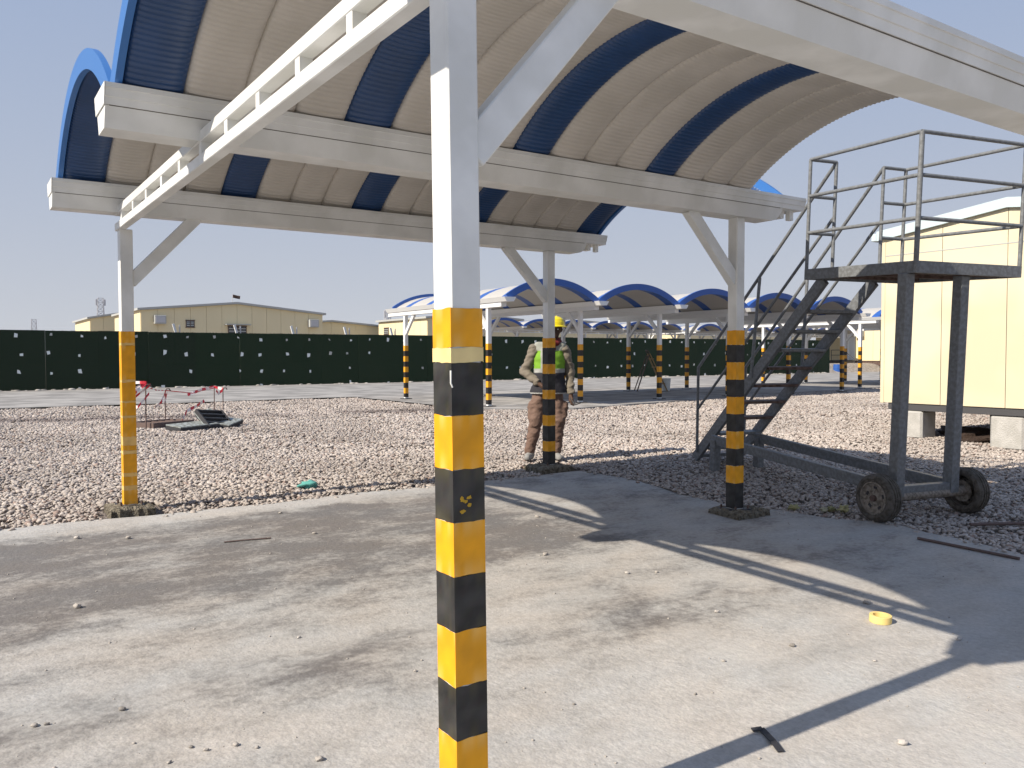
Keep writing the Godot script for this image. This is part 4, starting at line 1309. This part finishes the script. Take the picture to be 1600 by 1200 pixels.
# bones: [a, b, ra, rb, depth squash]
func skin(bones: Array, cell: float, k: float, wr: float, sd: int, st: SurfaceTool, color: Callable, cut_lo := -99.0, cut_hi := 99.0) -> void:
	var n := FastNoiseLite.new()
	n.seed = sd
	n.frequency = 6.0
	n.fractal_octaves = 3
	var lo := Vector3(99, 99, 99)
	var hi := -lo
	for b in bones:
		for q in [[b[0], b[2]], [b[1], b[3]]]:
			lo = lo.min(q[0] - Vector3.ONE * (q[1] + cell * 2.5))
			hi = hi.max(q[0] + Vector3.ONE * (q[1] + cell * 2.5))
	var dim := Vector3i(((hi - lo) / cell).ceil()) + Vector3i.ONE
	var F := PackedFloat32Array()
	F.resize(dim.x * dim.y * dim.z)
	F.fill(9.0)
	for b in bones:
		var a: Vector3 = b[0]
		var ba: Vector3 = b[1] - a
		var ll := maxf(ba.length_squared(), 1e-9)
		var m := maxf(b[2], b[3]) + cell * 3.0 + k
		var l0 := Vector3i(((a.min(b[1]) - Vector3.ONE * m - lo) / cell).floor()).clamp(Vector3i.ZERO, dim - Vector3i.ONE)
		var l1 := Vector3i(((a.max(b[1]) + Vector3.ONE * m - lo) / cell).ceil()).clamp(Vector3i.ZERO, dim - Vector3i.ONE)
		for z in range(l0.z, l1.z + 1):
			for y in range(l0.y, l1.y + 1):
				for x in range(l0.x, l1.x + 1):
					var p := lo + Vector3(x, y, z) * cell - a
					var h := clampf(p.dot(ba) / ll, 0.0, 1.0)
					p -= ba * h
					p.z /= b[4]
					var d := p.length() - lerpf(b[2], b[3], h)
					var i := x + dim.x * (y + dim.y * z)
					F[i] = smin(F[i], d, k) if F[i] < 8.0 else d
	if wr > 0.0 or cut_lo > -90.0 or cut_hi < 90.0:
		for z in dim.z:
			for y in dim.y:
				for x in dim.x:
					var i := x + dim.x * (y + dim.y * z)
					if F[i] > 8.0:
						continue
					var p := lo + Vector3(x, y, z) * cell
					if wr > 0.0:
						F[i] += wr * (n.get_noise_3d(p.x, p.y * 2.4, p.z) + 0.5 * absf(n.get_noise_3d(p.x * 2.5 + p.y, p.y * 4.0 - p.x * 2.0, p.z * 2.5)))
					F[i] = maxf(F[i], maxf(cut_lo - p.y, p.y - cut_hi))
	# surface nets
	var V := {}
	var verts := PackedVector3Array()
	var dx := [1, dim.x, dim.x * dim.y]
	for z in dim.z - 1:
		for y in dim.y - 1:
			for x in dim.x - 1:
				var i := x + dim.x * (y + dim.y * z)
				var inside := 0
				for c in 8:
					if F[i + (c & 1) * dx[0] + ((c >> 1) & 1) * dx[1] + ((c >> 2) & 1) * dx[2]] < 0.0:
						inside += 1
				if inside == 0 or inside == 8:
					continue
				var s := Vector3.ZERO
				var cnt := 0
				for e in [[0, 1], [2, 3], [4, 5], [6, 7], [0, 2], [1, 3], [4, 6], [5, 7], [0, 4], [1, 5], [2, 6], [3, 7]]:
					var ca: int = e[0]
					var cb: int = e[1]
					var fa := F[i + (ca & 1) * dx[0] + ((ca >> 1) & 1) * dx[1] + ((ca >> 2) & 1) * dx[2]]
					var fb := F[i + (cb & 1) * dx[0] + ((cb >> 1) & 1) * dx[1] + ((cb >> 2) & 1) * dx[2]]
					if (fa < 0.0) != (fb < 0.0):
						var t := fa / (fa - fb)
						s += Vector3(ca & 1, (ca >> 1) & 1, (ca >> 2) & 1).lerp(Vector3(cb & 1, (cb >> 1) & 1, (cb >> 2) & 1), t)
						cnt += 1
				V[i] = verts.size()
				verts.append(lo + (Vector3(x, y, z) + s / cnt) * cell)
	var nrm := func(p: Vector3):
		var g := (p - lo) / cell
		var x := clampi(int(g.x), 1, dim.x - 3)
		var y := clampi(int(g.y), 1, dim.y - 3)
		var z := clampi(int(g.z), 1, dim.z - 3)
		var i := x + dim.x * (y + dim.y * z)
		var q := Vector3(F[i + 1] - F[i - 1], F[i + dx[1]] - F[i - dx[1]], F[i + dx[2]] - F[i - dx[2]])
		var q2 := Vector3(F[i + 2 + dx[1] + dx[2]] - F[i + dx[1] + dx[2]], F[i + 1 + 2 * dx[1] + dx[2]] - F[i + 1 + dx[2]], F[i + 1 + dx[1] + 2 * dx[2]] - F[i + 1 + dx[1]])
		return (q + q2).normalized()
	var N := PackedVector3Array()
	var C := PackedColorArray()
	for p in verts:
		N.append(nrm.call(p))
		C.append(color.call(p))
	for i in V:
		for ax in 3:
			var j: int = i + dx[ax]
			if j >= F.size() or (F[i] < 0.0) == (F[j] < 0.0):
				continue
			var u: int = dx[(ax + 1) % 3]
			var w: int = dx[(ax + 2) % 3]
			if not (V.has(i - u) and V.has(i - w) and V.has(i - u - w)):
				continue
			var q := [V[i], V[i - u], V[i - u - w], V[i - w]]
			if F[i] < 0.0:
				q.reverse()
			for t in [0, 1, 2, 0, 2, 3]:
				st.set_normal(N[q[t]])
				st.set_color(C[q[t]])
				st.add_vertex(verts[q[t]])

func build_person() -> void:
	var o := thing("person", "worker in yellow helmet, green safety vest and brown trousers standing behind a striped post", "person", Vector3(4.75, 0.015, -5.95))
	o.transform.basis = Basis(Vector3(0.827, 0, 0.561), Vector3.UP, Vector3(-0.561, 0, 0.827))
	var m := vcol(0.85)
	var sk := Color(0.055, 0.03, 0.02)
	var J := {
		"hip": Vector3(-0.005, 0.90, 0), "chest": Vector3(0.02, 1.22, 0.0), "neck": Vector3(0.05, 1.42, 0.01), "head": Vector3(0.085, 1.555, 0.035),
		"sl": Vector3(-0.165, 1.335, 0), "el": Vector3(-0.275, 1.07, -0.02), "hl": Vector3(-0.115, 0.925, 0.12),
		"sr": Vector3(0.2, 1.335, 0), "er": Vector3(0.265, 1.06, -0.03), "hr": Vector3(0.275, 0.80, 0.05),
		"kl": Vector3(-0.145, 0.47, 0.03), "fl": Vector3(-0.215, 0.08, -0.02), "kr": Vector3(0.125, 0.47, 0.035), "fr": Vector3(0.10, 0.08, -0.02)}
	# body: one skin surface from head to ankles, hands joined on
	var st := begin()
	var flat := func(c): return func(_p): return c
	var body := [[J.hip, J.chest, 0.12, 0.125, 0.75], [J.chest, J.neck, 0.10, 0.05, 0.8], [J.neck, J.head, 0.05, 0.055, 1.0], [J.head + Vector3(0, 0.02, -0.015), J.head + Vector3(0, 0.05, -0.02), 0.075, 0.08, 1.1], [J.head + Vector3(0, -0.055, 0.035), J.head + Vector3(0, -0.02, 0.03), 0.045, 0.055, 1.0], [J.head + Vector3(0, -0.01, 0.085), J.head + Vector3(0, 0.02, 0.075), 0.014, 0.009, 1.0], [J.head + Vector3(-0.078, 0, -0.015), J.head + Vector3(-0.08, 0.02, -0.02), 0.014, 0.018, 1.0], [J.head + Vector3(0.078, 0, -0.015), J.head + Vector3(0.08, 0.02, -0.02), 0.014, 0.018, 1.0],
		[J.sl, J.el, 0.045, 0.038, 1.0], [J.el, J.hl, 0.037, 0.028, 1.0], [J.sr, J.er, 0.045, 0.038, 1.0], [J.er, J.hr, 0.037, 0.028, 1.0],
		[Vector3(-0.08, 0.88, 0), J.kl, 0.075, 0.05, 1.0], [J.kl, J.fl, 0.048, 0.035, 1.0], [Vector3(0.08, 0.88, 0), J.kr, 0.075, 0.05, 1.0], [J.kr, J.fr, 0.048, 0.035, 1.0]]
	skin(body, 0.014, 0.02, 0.0, 1, st, flat.call(sk))
	# hands: palm, four fingers curled, thumb
	for hnd in [[J.hr, Vector3(0.02, -1, 0.1).normalized(), Vector3(0, 0, 1), -1.0], [J.hl, Vector3(0.75, -0.5, 0.2).normalized(), Vector3(0, 0.3, 1).normalized(), 1.0]]:
		var w: Vector3 = hnd[0]
		var d: Vector3 = hnd[1]
		var f: Vector3 = (hnd[2] - d * d.dot(hnd[2])).normalized()
		var s: Vector3 = d.cross(f) * hnd[3]
		var bones := [[w, w + d * 0.08, 0.026, 0.03, 1.0]]
		for k in 4:
			var root := w + d * 0.085 + f * (0.028 - 0.019 * k)
			var ln: float = [0.034, 0.04, 0.037, 0.029][k]
			bones.append([root, root + d * ln, 0.010, 0.009, 1.0])
			bones.append([root + d * ln, root + d * (ln * 1.4) + s * 0.026, 0.009, 0.008, 1.0])
		bones.append([w + d * 0.03 + f * 0.024, w + d * 0.065 + f * 0.05 + s * 0.012, 0.012, 0.010, 1.0])
		bones.append([w + d * 0.065 + f * 0.05 + s * 0.012, w + d * 0.095 + f * 0.045 + s * 0.024, 0.010, 0.008, 1.0])
		skin(bones, 0.004, 0.006, 0.0, 2, st, flat.call(Color(0.09, 0.05, 0.035)))
	mi("body", st.commit(), m, o)
	# eyes
	for s in [-1, 1]:
		mi("eye", lump(1, Vector3(0.012, 0.008, 0.008), 0.0, 5, 8), M.tag_white, o, Transform3D(Basis(), J.head + Vector3(s * 0.03, 0.018, 0.073)))
	# trousers
	st = begin()
	var tc := Color(0.17, 0.108, 0.084)
	skin([[J.hip + Vector3(-0.04, 0.03, 0), J.hip + Vector3(0.05, 0.03, 0), 0.125, 0.125, 0.8], [J.hip + Vector3(-0.085, -0.03, 0), J.kl, 0.098, 0.08, 1.0], [J.kl, J.fl + Vector3(0, 0.04, 0.0), 0.08, 0.068, 1.0], [J.hip + Vector3(0.085, -0.03, 0), J.kr, 0.098, 0.08, 1.0], [J.kr, J.fr + Vector3(0, 0.04, 0.0), 0.08, 0.068, 1.0],
		[Vector3(0.2, 0.66, 0.03), Vector3(0.19, 0.55, 0.04), 0.05, 0.05, 1.0], [Vector3(-0.2, 0.66, 0.02), Vector3(-0.205, 0.55, 0.03), 0.045, 0.045, 1.0]], 0.011, 0.03, 0.018, 3, st, func(p): return tc * (0.95 + 0.02 * sin(p.y * 61.0 + p.x * 23.0)), 0.07, 0.99)
	mi("trousers", st.commit(), m, o)
	# jacket with sleeves
	st = begin()
	var jc := Color(0.18, 0.155, 0.122)
	skin([[Vector3(0.0, 0.86, 0), J.chest, 0.145, 0.165, 0.72], [J.chest, Vector3(0.03, 1.34, 0), 0.165, 0.11, 0.72], [Vector3(0.04, 1.38, 0), Vector3(0.05, 1.43, 0.01), 0.085, 0.07, 1.0], [J.sl, J.el, 0.07, 0.062, 1.0], [J.el, J.hl.lerp(J.el, 0.12), 0.062, 0.048, 1.0], [J.sr, J.er, 0.07, 0.06, 1.0], [J.er, J.hr.lerp(J.er, 0.06), 0.058, 0.048, 1.0]], 0.011, 0.03, 0.022, 4, st, flat.call(jc), 0.8, 1.46)
	mi("jacket", st.commit(), m, o)
	# vest: bright above, dark below, grey reflective bands
	st = begin()
	skin([[Vector3(-0.02, 0.80, 0.0), Vector3(0.045, 0.80, 0.0), 0.195, 0.195, 0.78], [Vector3(0.01, 0.82, 0), J.chest, 0.19, 0.188, 0.76], [J.chest, Vector3(0.03, 1.33, 0), 0.182, 0.125, 0.74], [Vector3(-0.09, 1.36, 0), Vector3(0.14, 1.36, 0), 0.085, 0.085, 0.85]], 0.012, 0.03, 0.012, 6, st, func(p):
		var open_x := absf(p.x - 0.04)
		if p.y < 0.815:
			return Color(0.5, 0.5, 0.48)
		if p.z > 0.0 and open_x < 0.012:
			return Color(0.42, 0.75, 0.04)
		if p.y < 1.055:
			return Color(0.02, 0.02, 0.028)
		if p.y < 1.105:
			return Color(0.33, 0.34, 0.33)
		if p.y > 1.32 or absf(absf(p.x - 0.03) - 0.1) < 0.022 and p.x < 0.0:
			return Color(0.30, 0.31, 0.28)
		return Color(0.17, 0.36, 0.025), 0.80, 1.425)
	mi("vest", st.commit(), m, o)
	# scarf
	st = begin()
	skin([[Vector3(-0.0, 1.40, 0.06), Vector3(0.10, 1.41, 0.055), 0.045, 0.045, 1.0], [Vector3(0.05, 1.4, 0.07), Vector3(0.055, 1.34, 0.1), 0.05, 0.035, 1.0], [Vector3(-0.01, 1.42, 0.0), Vector3(0.11, 1.43, 0.0), 0.06, 0.06, 1.0]], 0.01, 0.02, 0.015, 7, st, flat.call(Color(0.14, 0.015, 0.018)))
	mi("scarf", st.commit(), m, o)
	# shoes
	for f in [J.fl, J.fr]:
		st = begin()
		var s: float = -1.0 if f.x < 0.0 else 1.0
		skin([[f + Vector3(0, -0.035, -0.03), f + Vector3(s * 0.035, -0.045, 0.15), 0.045, 0.04, 1.0], [f + Vector3(0, 0.03, -0.01), f + Vector3(0, -0.02, 0.0), 0.05, 0.05, 1.0]], 0.009, 0.03, 0.008, 8, st, func(p): return Color(0.25, 0.25, 0.245) if p.y > 0.02 else Color(0.1, 0.09, 0.08), -0.01)
		mi("shoe", st.commit(), m, o)
	# helmet with brim, ridge
	st = begin()
	var hx := J.head + Vector3(0, 0.055, -0.01) as Vector3
	lathe(st, [Vector2(0.155, -0.012), Vector2(0.158, -0.004), Vector2(0.128, 0.008), Vector2(0.124, 0.045), Vector2(0.108, 0.085), Vector2(0.075, 0.112), Vector2(0.03, 0.124), Vector2(0.0, 0.125)], 28, Basis().scaled(Vector3(0.92, 0.98, 1.08)), hx)
	lathe(st, [Vector2(0.155, -0.012), Vector2(0.11, -0.006), Vector2(0.11, 0.04), Vector2(0.0, 0.10)], 28, Basis().scaled(Vector3(0.92, 0.98, 1.08)), hx)
	for q in [-0.02, 0.02]:
		var pts := []
		for k in 9:
			var an := lerpf(-1.1, 1.1, k / 8.0)
			pts.append(hx + Vector3(q, 0.124 * cos(an) + 0.0, 0.132 * sin(an)))
		add_tube(st, pts, 0.007, 6)
	var yl := mat(Color(0.72, 0.60, 0.02), 0.35)
	mi("helmet", st.commit(), yl, o)
	# tool in the hanging hand: a thing that is held
	var t := thing("paint_scraper", "dark hand tool held in the worker's lowered hand", "tool")
	t.transform = o.transform * Transform3D(Basis(), J.hr + Vector3(0.015, -0.1, 0.01))
	tube("handle", [Vector3(-0.02, 0.05, 0.02), Vector3(0.03, -0.03, 0.06)], 0.013, M.dark, t)
	bar("blade", Vector3(0.03, -0.03, 0.06), Vector3(0.085, -0.005, 0.1), 0.05, 0.008, M.chassis, t, 0.001)

# ------------------------------------------------------------------ small things
const PEB := {0: "pale pebble on the clean slab strip just left of the orange post", 1: "pebble on the slab strip between the orange post and the teal rag", 2: "large pale pebble alone on the dark stained concrete at far left", 3: "pale pebble on the stained concrete below the orange post footing", 6: "pebble at the left edge, on the paler concrete of the foreground", 9: "pebble in the bottom row of pebbles, left of the nearest post", 13: "biggest pebble at the bottom edge, left of the nearest post", 16: "white pebble just above the roll of masking tape", 17: "pale pebble on the lit concrete right of the nearest post", 20: "pebble midway between the nearest post and the tape roll", 21: "angular stone at bottom right, right of the black strap", 23: "pebble inside the corner where post shadow meets roof shadow", 25: "pebble on the shaded concrete near the ladder shadow's far end"}

func build_small() -> void:
	# roll of masking tape
	var st := begin()
	lathe(st, [Vector2(0.04, 0.0), Vector2(0.056, 0.0), Vector2(0.057, 0.002), Vector2(0.057, 0.036), Vector2(0.056, 0.038), Vector2(0.04, 0.038), Vector2(0.039, 0.036), Vector2(0.039, 0.002), Vector2(0.04, 0.0)], 36)
	var tr := top("tape_roll", st.commit(), M.tape_yellow, Vector3(2.93, H(0, -0.5) + 0.001, -0.5), "roll of yellow masking tape lying on the concrete", "tape roll")
	tr.rotation.x = 0.034
	# black strap
	st = begin()
	var path := [Vector3(1.345, 0, -0.055), Vector3(1.375, 0, -0.035), Vector3(1.365, 0, 0.0), Vector3(1.335, 0, 0.05), Vector3(1.305, 0, 0.11)]
	for k in 4:
		var a: Vector3 = path[k]
		var b: Vector3 = path[k + 1]
		a.y = H(a.x, a.z) + 0.006 + 0.006 * (k % 2)
		b.y = H(b.x, b.z) + 0.006 + 0.006 * ((k + 1) % 2)
		add_bar(st, a, b + (b - a).normalized() * 0.004, 0.026, 0.004)
	top("strap", st.commit(), M.dark, Vector3.ZERO, "short black strap lying across the post shadow on the concrete", "strap")
	# pebbles that show on the slab
	rng.seed = 14
	var peb := [[-0.48, -4.57, 0.03], [1.03, -4.66, 0.02], [-0.66, -2.95, 0.032], [-0.17, -4.39, 0.03], [1.02, -3.86, 0.022], [0.68, -3.89, 0.016], [-0.66, -1.52, 0.02], [-0.96, -1.55, 0.018], [-0.92, -1.54, 0.014], [-0.36, -1.0, 0.017], [-0.5, -1.07, 0.012], [-0.46, -1.02, 0.014], [-0.3, -0.94, 0.012], [-0.14, -0.74, 0.02], [-0.59, -1.0, 0.012], [0.5, -1.24, 0.013], [3.15, -0.72, 0.03], [2.16, -2.5, 0.028], [2.35, -1.88, 0.022], [2.22, -0.53, 0.02], [2.28, -1.07, 0.018], [1.75, 0.32, 0.028], [1.78, -0.58, 0.013], [3.03, -0.13, 0.022], [2.53, -1.8, 0.018], [2.8, -3.48, 0.025], [1.4, -0.4, 0.01], [1.2, 0.1, 0.009], [2.4, -0.2, 0.012], [0.2, -1.9, 0.013], [0.9, -0.6, 0.01]]
	var stones := [lump(201, Vector3(1, 0.6, 0.75), 0.4, 6, 9), lump(202, Vector3(0.9, 0.5, 1.0), 0.4, 6, 9), lump(203, Vector3(1.1, 0.55, 0.7), 0.4, 6, 9)]
	var pm := [mat(Color(0.38, 0.35, 0.32), 0.95), mat(Color(0.24, 0.22, 0.2), 0.95), mat(Color(0.46, 0.43, 0.4), 0.95)]
	for k in peb.size():
		var p: Array = peb[k]
		var e := top("pebble", stones[k % 3], pm[rng.randi() % 3], Vector3(p[0], H(p[0], p[1]) + p[2] * 0.3, p[1]), PEB.get(k, "small pebble among the scattered ones on the bare concrete floor"), "pebble", "pebbles on the concrete", rng.randf() * TAU)
		e.scale = Vector3.ONE * p[2] * 0.75
	# fine grit, too small to tell apart
	var mm := MultiMesh.new()
	mm.transform_format = MultiMesh.TRANSFORM_3D
	mm.mesh = stones[0]
	mm.instance_count = 900
	for k in 900:
		var x := rng.randf_range(-1.6, 5.0)
		var z := rng.randf_range(-5.0, 1.0)
		var r := 0.0025 + 0.005 * pow(rng.randf(), 4.0)
		mm.set_instance_transform(k, Transform3D(Basis(Vector3.UP, rng.randf() * TAU).scaled(Vector3.ONE * r), Vector3(x, H(x, z) + r * 0.3, z)))
	var gi := MultiMeshInstance3D.new()
	gi.name = "grit"
	gi.multimesh = mm
	gi.material_override = pm[0]
	add_child(gi)
	tag(gi, "fine stone grit scattered over the concrete floor", "grit")
	gi.set_meta("kind", "stuff")
	# twig and scrap on the slab
	st = begin()
	add_tube(st, [Vector3(0.38, H(0, -3.93) + 0.006, -3.93), Vector3(0.52, H(0, -3.9) + 0.008, -3.91), Vector3(0.7, H(0, -3.88) + 0.006, -3.88)], 0.005, 6)
	top("twig", st.commit(), M.rebar, Vector3.ZERO, "thin dark twig lying on the concrete left of the nearest post", "twig")
	# steel rods at the right edge
	st = begin()
	add_tube(st, [Vector3(4.88, H(0, -1.4) + 0.012, -1.4), Vector3(4.94, H(0, -0.7) + 0.012, -0.7)], 0.011, 8)
	top("steel_rod", st.commit(), M.rebar, Vector3.ZERO, "long dark steel rod lying on the slab edge at lower right", "rod", "steel rods by the slab")
	st = begin()
	add_tube(st, [Vector3(5.62, H(0, -1.37) + 0.035, -1.38), Vector3(6.3, H(0, -1.1) + 0.035, -1.05)], 0.014, 8)
	top("steel_rod", st.commit(), M.rebar, Vector3.ZERO, "steel rod lying on the gravel near the mobile stairs' wheels", "rod", "steel rods by the slab")
	# crumpled teal rag
	top("rag", lump(301, Vector3(0.085, 0.035, 0.05), 0.7, 9, 14), mat(Color(0.12, 0.40, 0.36), 0.9), Vector3(1.63, 0.035, -5.6), "crumpled teal rag on the gravel at the slab edge", "rag")
	# scraps of yellow-green litter by the wheel
	var lit := [[4.92, -2.55, 0.045], [5.25, -2.28, 0.05], [5.15, -2.34, 0.035], [5.08, -2.36, 0.03]]
	for k in 4:
		top("litter", lump(310 + k, Vector3(1, 0.55, 0.8) * lit[k][2], 0.8, 8, 12), mat([Color(0.34, 0.32, 0.16), Color(0.45, 0.42, 0.22), Color(0.28, 0.27, 0.13), Color(0.42, 0.40, 0.28)][k], 0.9), Vector3(lit[k][0], H(0, lit[k][1]) + 0.03, lit[k][1]), ["dull olive scrap on the slab edge between post footing and wheel", "largest yellow-green scrap of litter beside the left wheel", "small olive scrap of litter left of the wheel", "pale yellow scrap of litter beside the wheel"][k], "litter")
	# stakes with barrier tape round the gravel pit
	var stakes := [[1.6, -13.56, 0.72, "bent steel stake with bunched red and white tape, leftmost of four"], [2.11, -14.5, 0.6, "thin steel stake behind the grating pile, second from left"], [3.95, -18.2, 0.5, "thin far steel stake with red tape, third from left"], [4.1, -18.0, 0.46, "thin far steel stake, rightmost of four"]]
	for s in stakes:
		st = begin()
		var hh: float = s[2]
		add_tube(st, [Vector3(0, -0.1, 0), Vector3(0.005, hh, 0), Vector3(0.03, hh + 0.06, 0), Vector3(0.08, hh + 0.06, 0), Vector3(0.1, hh + 0.02, 0)], 0.012, 7)
		top("stake", st.commit(), M.rebar, Vector3(s[0], 0, s[1]), s[3], "stake", "steel stakes round the open pit")
	build_tape()
	build_gratings()
	# step ladder and bucket under the far carports
	var ld := thing("step_ladder", "folding wooden step ladder standing under the far carport", "ladder", Vector3(18.9, 0.03, -19.0), -0.55)
	var wm := mat(Color(0.30, 0.20, 0.09), 0.7)
	for s in [-1, 1]:
		bar("stile", Vector3(0.55, 0, 0.28 * s), Vector3(-0.05, 1.3, 0.2 * s), 0.05, 0.04, wm, ld, 0.0)
		bar("rear_leg", Vector3(-0.5, 0, 0.25 * s), Vector3(-0.08, 1.25, 0.19 * s), 0.035, 0.035, M.rebar, ld, 0.0)
	for k in 4:
		var f := 0.2 + 0.22 * k
		bar("step", Vector3(lerpf(0.55, -0.05, f), 1.3 * f, -0.24), Vector3(lerpf(0.55, -0.05, f), 1.3 * f, 0.24), 0.1, 0.03, wm, ld, 0.0)
	tube("top_hoop", [Vector3(-0.05, 1.28, -0.2), Vector3(-0.12, 1.42, -0.16), Vector3(-0.12, 1.42, 0.16), Vector3(-0.05, 1.28, 0.2)], 0.018, M.rebar, ld, 6)
	st = begin()
	lathe(st, [Vector2(0.0, 0.01), Vector2(0.15, 0.01), Vector2(0.185, 0.42), Vector2(0.2, 0.43), Vector2(0.18, 0.44), Vector2(0.17, 0.42), Vector2(0.14, 0.03)], 20)
	top("bucket", st.commit(), M.tag_white, Vector3(19.35, 0.03, -18.7), "white bucket beside the step ladder under the far carport", "bucket")

func tape_ribbon(st: SurfaceTool, pts: Array, w: float, sd: int) -> void:
	# twisted striped ribbon: alternating red and white lengths
	var nn := FastNoiseLite.new()
	nn.seed = sd
	nn.frequency = 1.4
	var sub := []
	for k in pts.size() - 1:
		for q in 10:
			sub.append(pts[k].lerp(pts[k + 1], q / 10.0))
	sub.append(pts[-1])
	var run := 0.0
	for k in sub.size() - 1:
		var a: Vector3 = sub[k]
		var b: Vector3 = sub[k + 1]
		var dir := (b - a).normalized()
		var tw := func(p): return Vector3(0, 1, 0).rotated(dir, 1.4 * nn.get_noise_3dv(p * 3.0)) * w * 0.5
		var ua: Vector3 = tw.call(a)
		var ub: Vector3 = tw.call(b)
		var c := Color(0.60, 0.03, 0.05) if fmod(run, 0.2) < 0.1 else Color(0.78, 0.72, 0.72)
		run += a.distance_to(b)
		var n := dir.cross(ua).normalized()
		for v in [a - ua, b - ub, b + ub, a - ua, b + ub, a + ua]:
			st.set_color(c)
			st.set_normal(-n)
			st.add_vertex(v)

func build_tape() -> void:
	var st := begin()
	rng.seed = 44
	var a := Vector3(1.62, 0.74, -13.56)
	# bunch on the first stake, blown to the left
	for k in 6:
		var p := a + Vector3(rng.randf_range(-0.02, 0.08), rng.randf_range(-0.12, 0.08), 0)
		tape_ribbon(st, [p, p + Vector3(rng.randf_range(-0.3, -0.1), rng.randf_range(-0.28, 0.0), rng.randf_range(-0.2, 0.2)), p + Vector3(rng.randf_range(-0.4, -0.25), rng.randf_range(-0.42, -0.12), rng.randf_range(-0.25, 0.25))], 0.05, k)
	var b := Vector3(2.13, 0.63, -14.5)
	var c := Vector3(3.95, 0.54, -18.2)
	var d := Vector3(4.12, 0.49, -18.0)
	tape_ribbon(st, [a, a.lerp(b, 0.5) + Vector3(0, -0.03, 0), b], 0.02, 21)
	tape_ribbon(st, [b, b.lerp(c, 0.5) + Vector3(0, -0.1, 0), c], 0.02, 22)
	tape_ribbon(st, [c, d], 0.06, 23)
	tape_ribbon(st, [b, b + Vector3(-0.1, -0.2, 0.1), b + Vector3(-0.25, -0.32, 0.2)], 0.07, 24)
	tape_ribbon(st, [b + Vector3(0.02, -0.05, 0), b + Vector3(-0.06, -0.24, 0.1)], 0.07, 27)
	tape_ribbon(st, [c, c + Vector3(-0.3, -0.05, 0.1), c + Vector3(-0.65, -0.16, 0.2)], 0.07, 25)
	tape_ribbon(st, [d, d + Vector3(-0.12, -0.1, 0.0), d + Vector3(-0.2, -0.02, 0.1)], 0.07, 28)
	var m := vcol(0.5)
	m.cull_mode = BaseMaterial3D.CULL_DISABLED
	top("barrier_tape", st.commit(), m, Vector3.ZERO, "red and white barrier tape strung loosely between the steel stakes", "barrier tape")
	st = begin()
	tape_ribbon(st, [Vector3(2.25, 0.03, -13.9), Vector3(2.4, 0.26, -14.05), Vector3(2.6, 0.33, -14.2), Vector3(2.8, 0.42, -14.4)], 0.06, 26)
	top("barrier_tape", st.commit(), m, Vector3.ZERO, "loose end of striped tape blowing above the cover panels", "barrier tape")

func grating(called: String, at: Vector3, basis: Basis, s: Vector2, label: String) -> void:
	var o := thing(called, label, "cover panel", at, 0.0, "steel cover panels piled on the gravel")
	o.transform = Transform3D(basis, at)
	box("plate", Vector3(s.x, 0.02, s.y), Vector3(0, 0.03, 0), M.slab_grey, o, 0.003)
	for sx in [-1, 1]:
		box("edge", Vector3(0.03, 0.07, s.y), Vector3(sx * (s.x * 0.5 - 0.014), -0.016, 0), M.slab_dark, o, 0.002)
	for k in 5:
		box("rib", Vector3(s.x - 0.064, 0.06, 0.025), Vector3(0, -0.012, -s.y * 0.5 + 0.0125 + (s.y - 0.025) * k / 4.0), M.slab_dark, o, 0.002)

func build_gratings() -> void:
	grating("cover_panel", Vector3(2.25, 0.06, -12.95), Basis.from_euler(Vector3(0.06, 0.35, 0.03)), Vector2(0.75, 0.45), "flat grey steel cover panel, front of the pile on the gravel")
	grating("cover_panel", Vector3(2.66, 0.14, -13.1), Basis(Vector3.UP, 0.45) * Basis(Vector3.RIGHT, -2.45) * Basis(Vector3.BACK, 0.12), Vector2(0.62, 0.45), "tilted cover panel showing dark ribs, middle of the pile on the gravel")
	grating("cover_panel", Vector3(2.9, 0.07, -13.2), Basis.from_euler(Vector3(0.15, 0.9, 0.1)), Vector2(0.6, 0.35), "dark edged cover panel at the right end of the pile on the gravel")
	grating("cover_panel", Vector3(2.62, 0.19, -13.5), Basis.from_euler(Vector3(0.6, 0.4, 0.3)), Vector2(0.3, 0.25), "small pale cover panel standing at the back of the pile")
	# open pit frame with dark mouth
	var o := thing("pit_frame", "dark steel frame round an open pit beside the cover panels", "pit frame", Vector3(1.95, 0.02, -14.0), 0.5)
	box("mouth", Vector3(0.8, 0.03, 0.55), Vector3(0, 0.0, 0), M.slab_dark, o, 0.0)
	for s in [-1, 1]:
		box("side", Vector3(0.9, 0.09, 0.05), Vector3(0, 0.03, 0.3 * s), M.rebar, o, 0.002)
		box("side", Vector3(0.05, 0.09, 0.55), Vector3(0.43 * s, 0.03, 0), M.rebar, o, 0.002)
	for k in 5:
		box("slat", Vector3(0.02, 0.04, 0.55), Vector3(-0.3 + 0.15 * k, 0.04, 0), M.rebar, o, 0.0)

func _ready() -> void:
	set_view()
	make_materials()
	build_ground()
	build_carport()
	build_far_carports()
	build_cabin()
	build_fence()
	build_rubble()
	build_buildings()
	build_masts()
	build_stairs()
	build_person()
	build_small()
	build_gravel()
